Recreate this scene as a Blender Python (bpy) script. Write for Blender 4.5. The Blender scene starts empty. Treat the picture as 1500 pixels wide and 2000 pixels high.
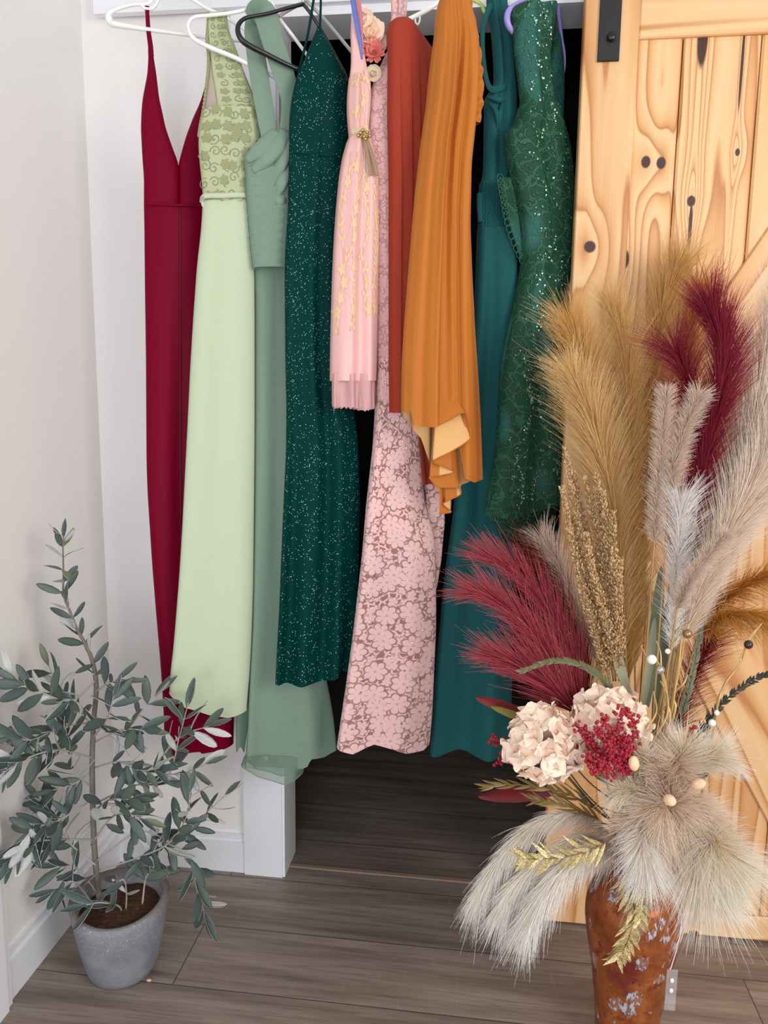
import bpy, math, random
import numpy as np
from mathutils import Vector, Matrix

# ------------------------------------------------------------------ camera, world, lights
SC = bpy.context.scene
COL = SC.collection
FPX = 1500.0
ROT = np.array([[0.99172915, -0.03125397, 0.12448483],
                [0.1277684, 0.14831045, -0.98065246],
                [0.01218688, 0.98844686, 0.15107706]])      # columns: camera right, up, back in world axes
EYE = np.array([0.0, 0.0, 1.25])
cam = bpy.data.cameras.new('camera')
cam.sensor_width = 36.0
cam.lens = 36.0 * FPX / 2000.0
cam.clip_start = 0.01
cam_o = bpy.data.objects.new('camera', cam)
COL.objects.link(cam_o)
M4 = Matrix([[*ROT[0], EYE[0]], [*ROT[1], EYE[1]], [*ROT[2], EYE[2]], [0, 0, 0, 1]])
cam_o.matrix_world = M4
SC.camera = cam_o
SC.view_settings.view_transform = 'Standard'
SC.view_settings.look = 'None'
SC.view_settings.gamma = 1
SC.view_settings.use_curve_mapping = False
SC.view_settings.exposure = 0.0
SC.cycles.diffuse_bounces = 12

W = bpy.data.worlds.new('room_light')
SC.world = W
W.use_nodes = True
bg = W.node_tree.nodes['Background']
bg.inputs['Color'].default_value = (0.97, 0.98, 1.0, 1)
bg.inputs['Strength'].default_value = 0.72


def area(name, loc, target, sx, sy, power, color):
    l = bpy.data.lights.new(name, 'AREA')
    l.shape = 'RECTANGLE'
    l.size, l.size_y, l.energy, l.color = sx, sy, power, color
    o = bpy.data.objects.new(name, l)
    COL.objects.link(o)
    o.location = loc
    o.rotation_euler = (Vector(target) - Vector(loc)).to_track_quat('-Z', 'Y').to_euler()
    return o


area('window_daylight', (1.55, -0.25, 1.7), (-0.05, 1.7, 0.9), 1.0, 1.3, 34, (1.0, 0.95, 0.88))
area('added_cool_fill', (-0.15, -1.7, 1.0), (-0.15, 1.8, 0.4), 1.3, 1.1, 38, (0.85, 0.91, 1.0))  # added cool fill lamp behind the camera, brightens the walls and lower scene

# ------------------------------------------------------------------ helpers
rng = np.random.default_rng(7)


def ray(u, v):
    u = np.asarray(u, float); v = np.asarray(v, float)
    c = np.stack(np.broadcast_arrays((u - 750) / FPX, -(v - 1000) / FPX, -np.ones_like(u + v)), -1)
    return c @ ROT.T


def at(u, v, y):
    r = ray(u, v)
    return EYE + r * (np.asarray(y, float) / r[..., 1])[..., None]


def atx(u, v, x):
    r = ray(u, v)
    return EYE + r * (x / r[..., 0])[..., None]


def onz(u, v, z=0.0):
    r = ray(u, v)
    return EYE + r * ((z - EYE[2]) / r[..., 2])[..., None]


class Pl:
    """a vertical plane through the thing; recedes to the right by slope k"""
    def __init__(s, u, v, y0, k):
        s.p = at(u, v, y0)
        s.n = np.array([-k, 1.0, 0.0]) / math.hypot(1, k)

    def __call__(s, u, v, off=0.0):
        r = ray(u, v)
        t = ((s.p - EYE) @ s.n) / (r @ s.n)
        return EYE + r * t[..., None] + np.asarray(off)[..., None] * s.n


def lin(c):
    c = c / 255.0
    return c / 12.92 if c <= 0.04045 else ((c + 0.055) / 1.055) ** 2.4


def C(r, g, b, k=1.0):
    return (min(1, lin(r) * k), min(1, lin(g) * k), min(1, lin(b) * k), 1.0)


def mk(name, V, F, mat, parent=None, uv=None, smooth=True, midx=None):
    """mesh object from vertex array and face lists / arrays"""
    me = bpy.data.meshes.new(name)
    V = np.asarray(V, float).reshape(-1, 3)
    if isinstance(F, np.ndarray):
        k = F.shape[1]; nf = len(F)
        me.vertices.add(len(V)); me.vertices.foreach_set('co', V.ravel())
        me.loops.add(nf * k); me.loops.foreach_set('vertex_index', F.ravel().astype(np.int32))
        me.polygons.add(nf); me.polygons.foreach_set('loop_start', np.arange(0, nf * k, k, dtype=np.int32))
        me.update(calc_edges=True)
    else:
        me.from_pydata(V.tolist(), [], [list(map(int, f)) for f in F])
    mats = mat if isinstance(mat, (list, tuple)) else [mat]
    for m in mats:
        me.materials.append(m)
    me.polygons.foreach_set('use_smooth', np.full(len(me.polygons), smooth, dtype=bool))
    if midx is not None:
        me.polygons.foreach_set('material_index', np.asarray(midx, dtype=np.int32))
    if uv is not None:
        l = me.uv_layers.new(name='UVMap')
        li = np.empty(len(me.loops), dtype=np.int32)
        me.loops.foreach_get('vertex_index', li)
        l.data.foreach_set('uv', np.asarray(uv, float)[li].ravel())
    me.validate()
    o = bpy.data.objects.new(name, me)
    COL.objects.link(o)
    if parent is not None:
        o.parent = parent
        o.matrix_parent_inverse = Matrix.Translation(-Vector(parent.location))
    return o


def thing(name, label, cat, loc, group=None):
    o = bpy.data.objects.new(name, None)
    o.empty_display_size = 0.05
    COL.objects.link(o)
    o.location = [float(x) for x in loc]
    o['label'] = label; o['category'] = cat
    if group: o['group'] = group
    return o


def struct(o):
    o['kind'] = 'structure'
    return o


class MB:
    def __init__(s): s.V = []; s.F = []; s.I = []; s.n = 0

    def add(s, V, F, i=0):
        V = np.asarray(V, float).reshape(-1, 3)
        s.V.append(V)
        for f in F:
            s.F.append([int(a) + s.n for a in f]); s.I.append(i)
        s.n += len(V)

    def box(s, a, b, i=0):
        (x0, y0, z0), (x1, y1, z1) = a, b
        s.add([(x0, y0, z0), (x1, y0, z0), (x1, y1, z0), (x0, y1, z0), (x0, y0, z1), (x1, y0, z1), (x1, y1, z1), (x0, y1, z1)],
              [(0, 3, 2, 1), (4, 5, 6, 7), (0, 1, 5, 4), (1, 2, 6, 5), (2, 3, 7, 6), (3, 0, 4, 7)], i)

    def tube(s, pts, rad, n=8, i=0, cap=True, flat=None):
        V, F = sweep(pts, rad, n, cap, flat)
        s.add(V, F, i)

    def ball(s, c, r, i=0, nu=8, nv=6, axis=None):
        c = np.asarray(c, float); r = np.broadcast_to(np.asarray(r, float), (3,))
        th = np.linspace(0, math.pi, nv + 1); ph = np.arange(nu) * 2 * math.pi / nu
        V = np.array([[math.sin(t) * math.cos(p), math.sin(t) * math.sin(p), math.cos(t)] for t in th for p in ph]) * r
        if axis is not None:
            q = Vector((0, 0, 1)).rotation_difference(Vector(axis)).to_matrix()
            V = V @ np.array(q).T
        F = [(a * nu + b, a * nu + (b + 1) % nu, (a + 1) * nu + (b + 1) % nu, (a + 1) * nu + b) for a in range(nv) for b in range(nu)]
        F = [f[::-1] for f in F]
        s.add(V + c, F, i)

    def build(s, name, mat, parent=None, smooth=True):
        return mk(name, np.concatenate(s.V), s.F, mat, parent, smooth=smooth, midx=s.I)


def smooth_path(P, n):
    """Catmull-Rom through the points"""
    P = np.asarray(P, float)
    if len(P) == 2:
        return P[0] + (P[1] - P[0]) * np.linspace(0, 1, n)[:, None]
    Q = np.vstack([2 * P[0] - P[1], P, 2 * P[-1] - P[-2]])
    t = np.linspace(0, len(P) - 1 - 1e-9, n); i = t.astype(int); f = (t - i)[:, None]
    a, b, c, d = Q[i], Q[i + 1], Q[i + 2], Q[i + 3]
    return 0.5 * (2 * b + (c - a) * f + (2 * a - 5 * b + 4 * c - d) * f ** 2 + (3 * b - a - 3 * c + d) * f ** 3)


def frames(P):
    T = np.gradient(P, axis=0)
    T /= np.linalg.norm(T, axis=1)[:, None] + 1e-12
    ref = np.array([0, 1.0, 0]) if abs(T[0][1]) < 0.9 else np.array([1.0, 0, 0])
    N = np.zeros_like(P); n = np.cross(T[0], ref); n /= np.linalg.norm(n)
    for i in range(len(P)):
        n = n - T[i] * (n @ T[i]); n /= np.linalg.norm(n) + 1e-12
        N[i] = n
    return T, N, np.cross(T, N)


def sweep(P, rad, n=8, cap=True, flat=None):
    P = np.asarray(P, float)
    rad = np.interp(np.linspace(0, 1, len(P)), np.linspace(0, 1, len(np.atleast_1d(rad))), np.atleast_1d(rad))
    T, N, B = frames(P)
    a = np.arange(n) * 2 * math.pi / n
    fn, fb = (1, 1) if flat is None else flat
    V = P[:, None] + rad[:, None, None] * (N[:, None] * np.cos(a)[None, :, None] * fn + B[:, None] * np.sin(a)[None, :, None] * fb)
    F = [(i * n + j, i * n + (j + 1) % n, (i + 1) * n + (j + 1) % n, (i + 1) * n + j) for i in range(len(P) - 1) for j in range(n)]
    if cap:
        F += [tuple(range(n))[::-1], tuple((len(P) - 1) * n + j for j in range(n))]
    return V.reshape(-1, 3), F


def lathe(prof, cx, cy, n=48):
    V = []
    for r, z in prof:
        for j in range(n):
            a = 2 * math.pi * j / n
            V.append((cx + r * math.cos(a), cy + r * math.sin(a), z))
    F = [(i * n + j, i * n + (j + 1) % n, (i + 1) * n + (j + 1) % n, (i + 1) * n + j) for i in range(len(prof) - 1) for j in range(n)]
    return np.array(V), F


# ------------------------------------------------------------------ materials
class Nt:
    def __init__(s, name):
        s.m = bpy.data.materials.new(name); s.m.use_nodes = True
        s.t = s.m.node_tree; s.b = s.t.nodes['Principled BSDF']

    def n(s, typ, ins=None, **props):
        nd = s.t.nodes.new('ShaderNode' + typ)
        for k, v in props.items(): setattr(nd, k, v)
        for k, v in (ins or {}).items(): s.set(nd.inputs[k], v)
        return nd

    def set(s, sock, v):
        if isinstance(v, bpy.types.NodeSocket): s.t.links.new(v, sock)
        else: sock.default_value = v

    def p(s, **kw):
        for k, v in kw.items(): s.set(s.b.inputs[k.replace('_', ' ')], v)

    def math(s, op, a, b=0.0, clamp=False):
        nd = s.n('Math', {0: a, 1: b}, operation=op); nd.use_clamp = clamp
        return nd.outputs[0]

    def mix(s, f, a, b, blend='MIX'):
        nd = s.n('Mix', None, data_type='RGBA', blend_type=blend)
        s.set(nd.inputs[0], f); s.set(nd.inputs[6], a); s.set(nd.inputs[7], b)
        return nd.outputs[2]

    def ramp(s, f, stops):
        nd = s.n('ValToRGB', {0: f}); e = nd.color_ramp.elements
        while len(e) < len(stops): e.new(0.5)
        for x, (p, c) in zip(e, stops): x.position = p; x.color = c
        return nd.outputs[0]

    def step(s, v, lo, hi):
        nd = s.n('MapRange', {0: v, 1: lo, 2: hi, 3: 0.0, 4: 1.0}); nd.interpolation_type = 'SMOOTHSTEP'
        return nd.outputs[0]

    def uv(s): return s.n('TexCoord').outputs['UV']
    def ob(s): return s.n('TexCoord').outputs['Object']

    def scale(s, vec, sc, rot=(0, 0, 0), loc=(0, 0, 0)):
        return s.n('Mapping', {'Vector': vec, 'Scale': sc, 'Rotation': rot, 'Location': loc}).outputs[0]

    def noise(s, vec, sc, det=2.0, rough=0.5, out=0):
        return s.n('TexNoise', {'Vector': vec, 'Scale': sc, 'Detail': det, 'Roughness': rough}).outputs[out]

    def vor(s, vec, sc, feature='F1', dim='3D', rnd=1.0):
        return s.n('TexVoronoi', {'Vector': vec, 'Scale': sc, 'Randomness': rnd}, feature=feature, voronoi_dimensions=dim)

    def bump(s, h, dist=0.002, strength=1.0):
        nd = s.n('Bump', {'Height': h, 'Distance': dist, 'Strength': strength})
        s.set(s.b.inputs['Normal'], nd.outputs[0])


def plain(name, col, rough=0.5, metal=0.0, var=0.0, vs=30, bump=0.0, bs=200, trans=0.0, **kw):
    q = Nt(name); c = col
    if var:
        f = q.noise(q.ob(), vs, 3)
        c = q.mix(f, tuple(x * (1 - var) for x in col[:3]) + (1,), tuple(min(1, x * (1 + var)) for x in col[:3]) + (1,))
    q.p(Base_Color=c, Roughness=rough, Metallic=metal, **kw)
    if bump: q.bump(q.noise(q.ob(), bs, 2), bump)
    return q.m


def cloth(name, col, rough=0.75, sheen=0.3, weave=900, wb=0.0003, wr=0.0012, wsc=(40, 5, 1), spec=0.3, alpha=None, trans=0.0):
    """woven cloth: fine weave bump, long soft wrinkles in the UV frame"""
    q = Nt(name); uv = q.uv()
    wr_n = q.noise(q.scale(uv, wsc), 1.0, 3)
    wv = q.noise(uv, weave, 2)
    h = q.math('ADD', q.math('MULTIPLY', wr_n, wr * 1000), q.math('MULTIPLY', wv, wb * 1000))
    q.bump(h, 0.001)
    c = q.mix(q.noise(uv, 500, 2), tuple(x * 0.93 for x in col[:3]) + (1,), tuple(min(1, x * 1.07) for x in col[:3]) + (1,))
    q.p(Base_Color=c, Roughness=rough, Sheen_Weight=sheen, Sheen_Roughness=0.4)
    q.b.inputs['Specular IOR Level'].default_value = spec
    if trans: q.b.inputs['Transmission Weight'].default_value = 0
    if alpha is not None: q.p(Alpha=alpha)
    return q.m


def hair_mat(name, c1, c2, rough=0.6):
    q = Nt(name)
    r = q.n('NewGeometry').outputs['Random Per Island']
    q.p(Base_Color=q.mix(r, c1, c2), Roughness=rough)
    q.b.inputs['Specular IOR Level'].default_value = 0.25
    return q.m


def wood(name, rot=0.0, knots=(), k=0.93, seed=0.0):
    q = Nt(name)
    v = q.scale(q.ob(), (1, 1, 1), (0, rot, 0), (seed, 0, 0))
    isl = q.n('NewGeometry').outputs['Random Per Island']
    sep = q.n('SeparateXYZ', {0: v})
    X, Z = sep.outputs[0], sep.outputs[2]
    xx = q.math('ADD', X, q.math('MULTIPLY', isl, 7.3))
    zz = q.math('ADD', Z, q.math('MULTIPLY', isl, 3.1))
    vec = q.n('CombineXYZ', {0: q.math('MULTIPLY', xx, 9.0), 1: 0.0, 2: q.math('MULTIPLY', zz, 0.55)}).outputs[0]
    n = q.noise(vec, 1.0, 1.5, 0.4)
    mask = None
    for (kx, kz, rx, rz) in knots:
        dx = q.math('DIVIDE', q.math('SUBTRACT', X, kx + seed), rx); dz = q.math('DIVIDE', q.math('SUBTRACT', Z, kz), rz)
        d = q.math('SQRT', q.math('ADD', q.math('MULTIPLY', dx, dx), q.math('MULTIPLY', dz, dz)))
        mm = q.math('SUBTRACT', 1.0, q.step(d, 0.75, 1.1))
        mask = mm if mask is None else q.math('MAXIMUM', mask, mm)
        g = q.math('POWER', 2.718, q.math('MULTIPLY', q.math('MULTIPLY', dx, dx), -0.12))
        g2 = q.math('POWER', 2.718, q.math('MULTIPLY', q.math('MULTIPLY', dz, dz), -0.03))
        n = q.math('ADD', n, q.math('MULTIPLY', q.math('MULTIPLY', g, g2), 0.16))
    f = q.math('FRACT', q.math('MULTIPLY', n, 10.0))
    c = q.ramp(f, [(0.0, C(236, 192, 138, k)), (0.15, C(240, 200, 150, k)), (0.55, C(232, 184, 128, k)), (0.80, C(216, 160, 102, k)), (0.93, C(190, 126, 74, k)), (1.0, C(232, 186, 132, k))])
    big = q.noise(q.scale(v, (14, 1, 0.9)), 1.0, 2)
    c = q.mix(q.step(big, 0.35, 0.75), c, C(234, 182, 122, k), 'MIX') if False else q.mix(q.math('MULTIPLY', q.step(big, 0.5, 0.7), 0.35), c, C(205, 145, 88, k))
    fine = q.noise(q.scale(v, (420, 1, 6)), 1.0, 2)
    c = q.mix(q.math('MULTIPLY', fine, 0.16), c, C(180, 115, 62, k))
    if mask is not None:
        c = q.mix(mask, c, C(62, 30, 22))
    q.p(Base_Color=c, Roughness=0.5)
    q.bump(fine, 0.0004)
    return q.m


MT = {}
MT['wall'] = plain('painted_wall', C(240, 237, 235), 0.85, bump=0.0004, bs=160)
MT['trim'] = plain('white_trim_paint', C(236, 236, 240), 0.4)
MT['closet'] = plain('closet_wall_shade', C(34, 31, 30), 0.9)  # shade of the unlit closet put into a near-black wall colour
MT['black_metal'] = plain('black_powder_coat', C(26, 26, 28), 0.45, bump=0.0002, bs=900)

q = Nt('grey_vinyl_plank')
o_ = q.ob()
br = q.n('TexBrick', {'Vector': q.scale(o_, (1, 1, 1), loc=(0.62, -0.07, 0)), 'Color1': (0, 0, 0, 1), 'Color2': (1, 1, 1, 1), 'Mortar': (0.5, 0.5, 0.5, 1), 'Scale': 1.0, 'Mortar Size': 0.0012, 'Brick Width': 1.22, 'Row Height': 0.19})
br.offset = 0.37
sh = q.n('VectorMath', {0: o_, 1: br.outputs[0]}, operation='ADD').outputs[0]
g1 = q.noise(q.scale(sh, (2.2, 26, 1)), 1.0, 5, 0.6)
g2 = q.noise(q.scale(sh, (7, 160, 1)), 1.0, 3, 0.6)
g3 = q.noise(q.scale(sh, (90, 9, 1)), 1.0, 2)
c = q.ramp(g1, [(0.25, C(90, 79, 72)), (0.45, C(130, 116, 106)), (0.6, C(148, 134, 124)), (0.8, C(168, 155, 145))])
c = q.mix(q.math('MULTIPLY', q.step(g2, 0.45, 0.75), 0.5), c, C(84, 73, 66))
c = q.mix(q.math('MULTIPLY', q.step(g3, 0.66, 0.76), 0.25), c, C(160, 150, 140))
c = q.mix(q.math('MULTIPLY', br.outputs[0], 0.18), c, C(84, 72, 62))
c = q.mix(br.outputs[1], c, C(66, 58, 53))
q.p(Base_Color=c, Roughness=q.math('ADD', 0.42, q.math('MULTIPLY', g1, 0.15)))
q.bump(q.math('SUBTRACT', g2, q.math('MULTIPLY', br.outputs[1], 2.0)), 0.0005)
MT['floor'] = q.m

# ------------------------------------------------------------------ room shell
WX, WY = -0.945, 1.81
zh = float(at(640, 31, 1.795)[2])            # top of the closet opening
xo = float(at(548, 1714, 1.795)[0]) + 0.012  # inner left edge of the opening
XR = 0.62                                    # right end of the opening, behind the door
ZC = 2.55


def sbox(name, a, b, mat):
    m = MB(); m.box(a, b)
    return struct(m.build(name, mat, smooth=False))


sbox('floor', (WX - 0.1, -1.2, -0.05), (2.0, 2.75, 0.0), MT['floor'])
sbox('wall_left', (WX - 0.1, -1.2, 0.0), (WX, WY + 0.1, ZC), MT['wall'])
m = MB()
m.box((WX, WY, 0), (xo - 0.02, WY + 0.1, ZC)); m.box((xo - 0.02, WY, zh + 0.02), (XR + 0.02, WY + 0.1, ZC)); m.box((XR + 0.02, WY, 0), (2.0, WY + 0.1, ZC))
struct(m.build('wall_back', MT['wall'], smooth=False))
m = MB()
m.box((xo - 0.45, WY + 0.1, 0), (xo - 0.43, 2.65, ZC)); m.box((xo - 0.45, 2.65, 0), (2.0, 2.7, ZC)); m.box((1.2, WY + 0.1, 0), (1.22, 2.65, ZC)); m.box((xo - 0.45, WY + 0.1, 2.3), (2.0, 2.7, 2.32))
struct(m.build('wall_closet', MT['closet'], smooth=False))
# door casing, jamb and header of the closet opening
xc0 = float(at(478, 1706, 1.79)[0])
m = MB(); m.box((xc0, 1.79, 0.0), (xo - 0.006, WY, zh + 0.085)); m.box((xo - 0.02, 1.795, 0.0), (xo, WY + 0.1, zh + 0.02))
struct(m.build('trim_1', MT['trim'], smooth=False))
m = MB(); m.box((xo - 0.006, 1.79, zh), (XR + 0.1, WY, zh + 0.085)); m.box((xo, 1.796, zh + 0.0005), (XR + 0.02, WY + 0.1, zh + 0.02))
struct(m.build('trim_2', MT['trim'], smooth=False))
hb = at(183, 28, 1.772); hz = float(at(315, 20.5, 1.772)[2])
sbox('trim_3', (float(hb[0]), 1.772, hz), (1.2, 1.79, hz + 0.16), MT['trim'])
# floor strip under the opening
sbox('trim_4', (xo, 1.838, 0.0), (XR, 1.850, 0.004), plain('tan_floor_strip', C(150, 128, 108), 0.5))
# skirting boards: a tall board with a stepped top
m = MB(); m.box((WX, WY - 0.014, 0), (xc0, WY, 0.085)); m.box((WX, WY - 0.008, 0.085), (xc0, WY, 0.105))
struct(m.build('baseboard_back', MT['trim'], smooth=False))
yn = float(atx(18, 1962, WX + 0.012)[1])
m = MB(); m.box((WX, yn, 0), (WX + 0.014, WY - 0.014, 0.085)); m.box((WX, yn, 0.085), (WX + 0.008, WY - 0.008, 0.105))
struct(m.build('baseboard_left', MT['trim'], smooth=False))
m = MB(); m.box((WX, yn - 0.09, 0), (WX + 0.02, yn, 2.1)); m.box((WX + 0.02, yn - 0.08, 0), (WX + 0.026, yn - 0.02, 2.1))
struct(m.build('trim_5', MT['trim'], smooth=False))
# barn-door track over the opening, just above the picture
rz = float(at(750, -75, 1.70)[2])
sbox('trim_6', (-0.75, 1.735, rz), (1.2, 1.745, rz + 0.04), MT['black_metal'])

# ------------------------------------------------------------------ barn door
DY = 1.712
dl = float(at(1058, 1804, DY)[0]); DZ0 = 0.006; DZ1 = 2.08; DR = dl + 0.95
door = thing('barn_door', 'knotty pine sliding barn door with diagonal braces and black hanger strap', 'door', (dl + 0.3, DY, DZ0))


def dpx(u, v, y=DY):
    p = at(u, v, y); return float(p[0]), float(p[2])


def kn(u, v, a, b):
    x, z = dpx(u, v); return (x, z, a, b)


knots = [kn(1263, 314, .010, .013), kn(1293, 316, .010, .013), kn(1352, 391, .009, .012), kn(1443, 295, .005, .008), kn(1350, 440, .004, .05), kn(1375, 70, .011, .060), kn(1452, 120, .003, .10), kn(1223, 505, .008, .02)]
WD = wood('pine_boards', 0, knots)
stile_w = 0.108
m = MB(); bx = dl + stile_w - 0.01; k = 0
for w in [0.098, 0.150, 0.150, 0.150, 0.150, 0.150, 0.10]:
    x0, x1 = bx + 0.0012, min(bx + w - 0.0012, DR)
    if x1 > x0:
        b = 0.004
        # one board with bevelled long edges
        P = [(x0, DY + 0.036), (x0, DY + 0.008 + b), (x0 + b, DY + 0.008), (x1 - b, DY + 0.008), (x1, DY + 0.008 + b), (x1, DY + 0.036)]
        V = [(x, y, z) for z in (DZ0 + 0.01, DZ1 - 0.01) for x, y in P]
        m.add(V, [(i, (i + 1) % 6, 6 + (i + 1) % 6, 6 + i) for i in range(6)] + [tuple(range(6))[::-1], tuple(range(6, 12))])
    bx += w
m.build('plank_panel', WD, door, smooth=False)


def bevbox(a, b, bv=0.0025):
    (x0, y0, z0), (x1, y1, z1) = a, b
    V = [(x0, y1, z0), (x1, y1, z0), (x1, y1, z1), (x0, y1, z1), (x0, y0 + bv, z0), (x1, y0 + bv, z0), (x1, y0 + bv, z1), (x0, y0 + bv, z1),
         (x0 + bv, y0, z0 + bv), (x1 - bv, y0, z0 + bv), (x1 - bv, y0, z1 - bv), (x0 + bv, y0, z1 - bv)]
    F = [(0, 3, 2, 1), (8, 9, 10, 11)] + [(i, (i + 1) % 4, 4 + (i + 1) % 4, 4 + i) for i in range(4)] + [(4 + i, 4 + (i + 1) % 4, 8 + (i + 1) % 4, 8 + i) for i in range(4)]
    return V, F


WS = wood('pine_stile', 0, [kn(1152, 482, .013, .013)], seed=3.0)
m = MB(); m.add(*bevbox((dl, DY, DZ0), (dl + stile_w, DY + 0.04, DZ1))); m.build('stile', WS, door, smooth=False)
m = MB(); m.add(*bevbox((dl + 0.85, DY, DZ0), (DR, DY + 0.04, DZ1))); m.build('stile', WS, door, smooth=False)
rail_h = float(at(1400, 1784, DY)[2]) - DZ0
WRL = wood('pine_rail', math.pi / 2, [], seed=5.0)
m = MB(); m.add(*bevbox((dl + stile_w, DY + 0.001, DZ0), (dl + 0.85, DY + 0.04, DZ0 + rail_h)))
rail_o = m.build('rail', WRL, door, smooth=False)
kx, kz = dpx(1355, 1822)
m = MB(); m.ball((kx, DY + 0.0012, kz), (0.012, 0.001, 0.006), nu=14, nv=8); m.build('knot', plain('rail_knot', C(90, 50, 34), 0.6), rail_o)
m = MB(); m.add(*bevbox((dl + stile_w, DY, DZ1 - 0.12), (dl + 0.85, DY + 0.04, DZ1))); m.build('rail', WRL, door, smooth=False)


def brace(p1, p2, w, side, seed):
    a = np.array(p1); b = np.array(p2); d = (b - a) / np.linalg.norm(b - a); n = np.array([d[1], -d[0]]) * side
    c = [a, b, b + n * w, a + n * w]
    cx = [dl + stile_w, dl + 0.85]
    bv = 0.0025; y0, y1 = DY + 0.0005, DY + 0.03
    ins = [a + n * bv, b + n * bv, b + n * (w - bv), a + n * (w - bv)]
    V = [(q_[0], y1, q_[1]) for q_ in c] + [(q_[0], y0 + bv, q_[1]) for q_ in c] + [(q_[0], y0, q_[1]) for q_ in ins]
    F = [(0, 3, 2, 1), (8, 9, 10, 11)] + [(i, (i + 1) % 4, 4 + (i + 1) % 4, 4 + i) for i in range(4)] + [(4 + i, 4 + (i + 1) % 4, 8 + (i + 1) % 4, 8 + i) for i in range(4)]
    if side < 0: F = [f[::-1] for f in F]
    m = MB(); m.add(V, F)
    ang = math.atan2(d[0], d[1])
    m.build('brace', wood('pine_brace', -ang, [], seed=seed), door, smooth=False)


def ext(pa, pb, xa, xb):
    (x0, z0), (x1, z1) = dpx(*pa), dpx(*pb)
    s = (z1 - z0) / (x1 - x0)
    return (xa, z0 + s * (xa - x0)), (xb, z0 + s * (xb - x0))


p, q2 = ext((1500, 447), (1412, 575), dl + stile_w + 0.002, dl + 0.84)
brace(p, q2, 0.135, 1, 8.0)
p, q2 = ext((1402, 1422), (1480, 1568), dl + stile_w + 0.002, dl + 0.60)
brace(p, q2, 0.135, -1, 11.0)
# hanger strap with its bolt
sx0, sz0 = dpx(1166, 122, DY); sx1, _ = dpx(1208, 122, DY)
m = MB(); m.add(*bevbox((sx0, DY - 0.006, sz0), (sx1, DY, DZ1 + 0.1), 0.001))
strap = m.build('hanger_strap', MT['black_metal'], door, smooth=False)
bxp, bzp = dpx(1193, 76, DY)
m = MB(); V, F = sweep([(bxp, DY - 0.006, bzp), (bxp, DY - 0.011, bzp), (bxp, DY - 0.014, bzp), (bxp, DY - 0.015, bzp)], [0.009, 0.009, 0.007, 0.002], 16); m.add(V, F)
m.build('bolt', plain('black_bolt', C(18, 18, 18), 0.25), strap)
# ------------------------------------------------------------------ dresses
def waves(a0, a1, k, ph=0.0, dr=0.0, sharp=1.0, pw=1.0):
    def f(s, q_):
        k2 = k * 0.72
        w = np.sin(k2 * s + 0.5 * np.sin(1.9 * s + ph) + ph + dr * q_) + 0.30 * np.sin(1.83 * k2 * s + 1.7 * ph - 1.4 * dr * q_ + .8 * np.sin(3 * q_ + ph))
        if sharp != 1.0: w = np.sign(w) * np.abs(w) ** sharp
        return (a0 + (a1 - a0) * q_ ** pw) * w
    return f


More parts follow.
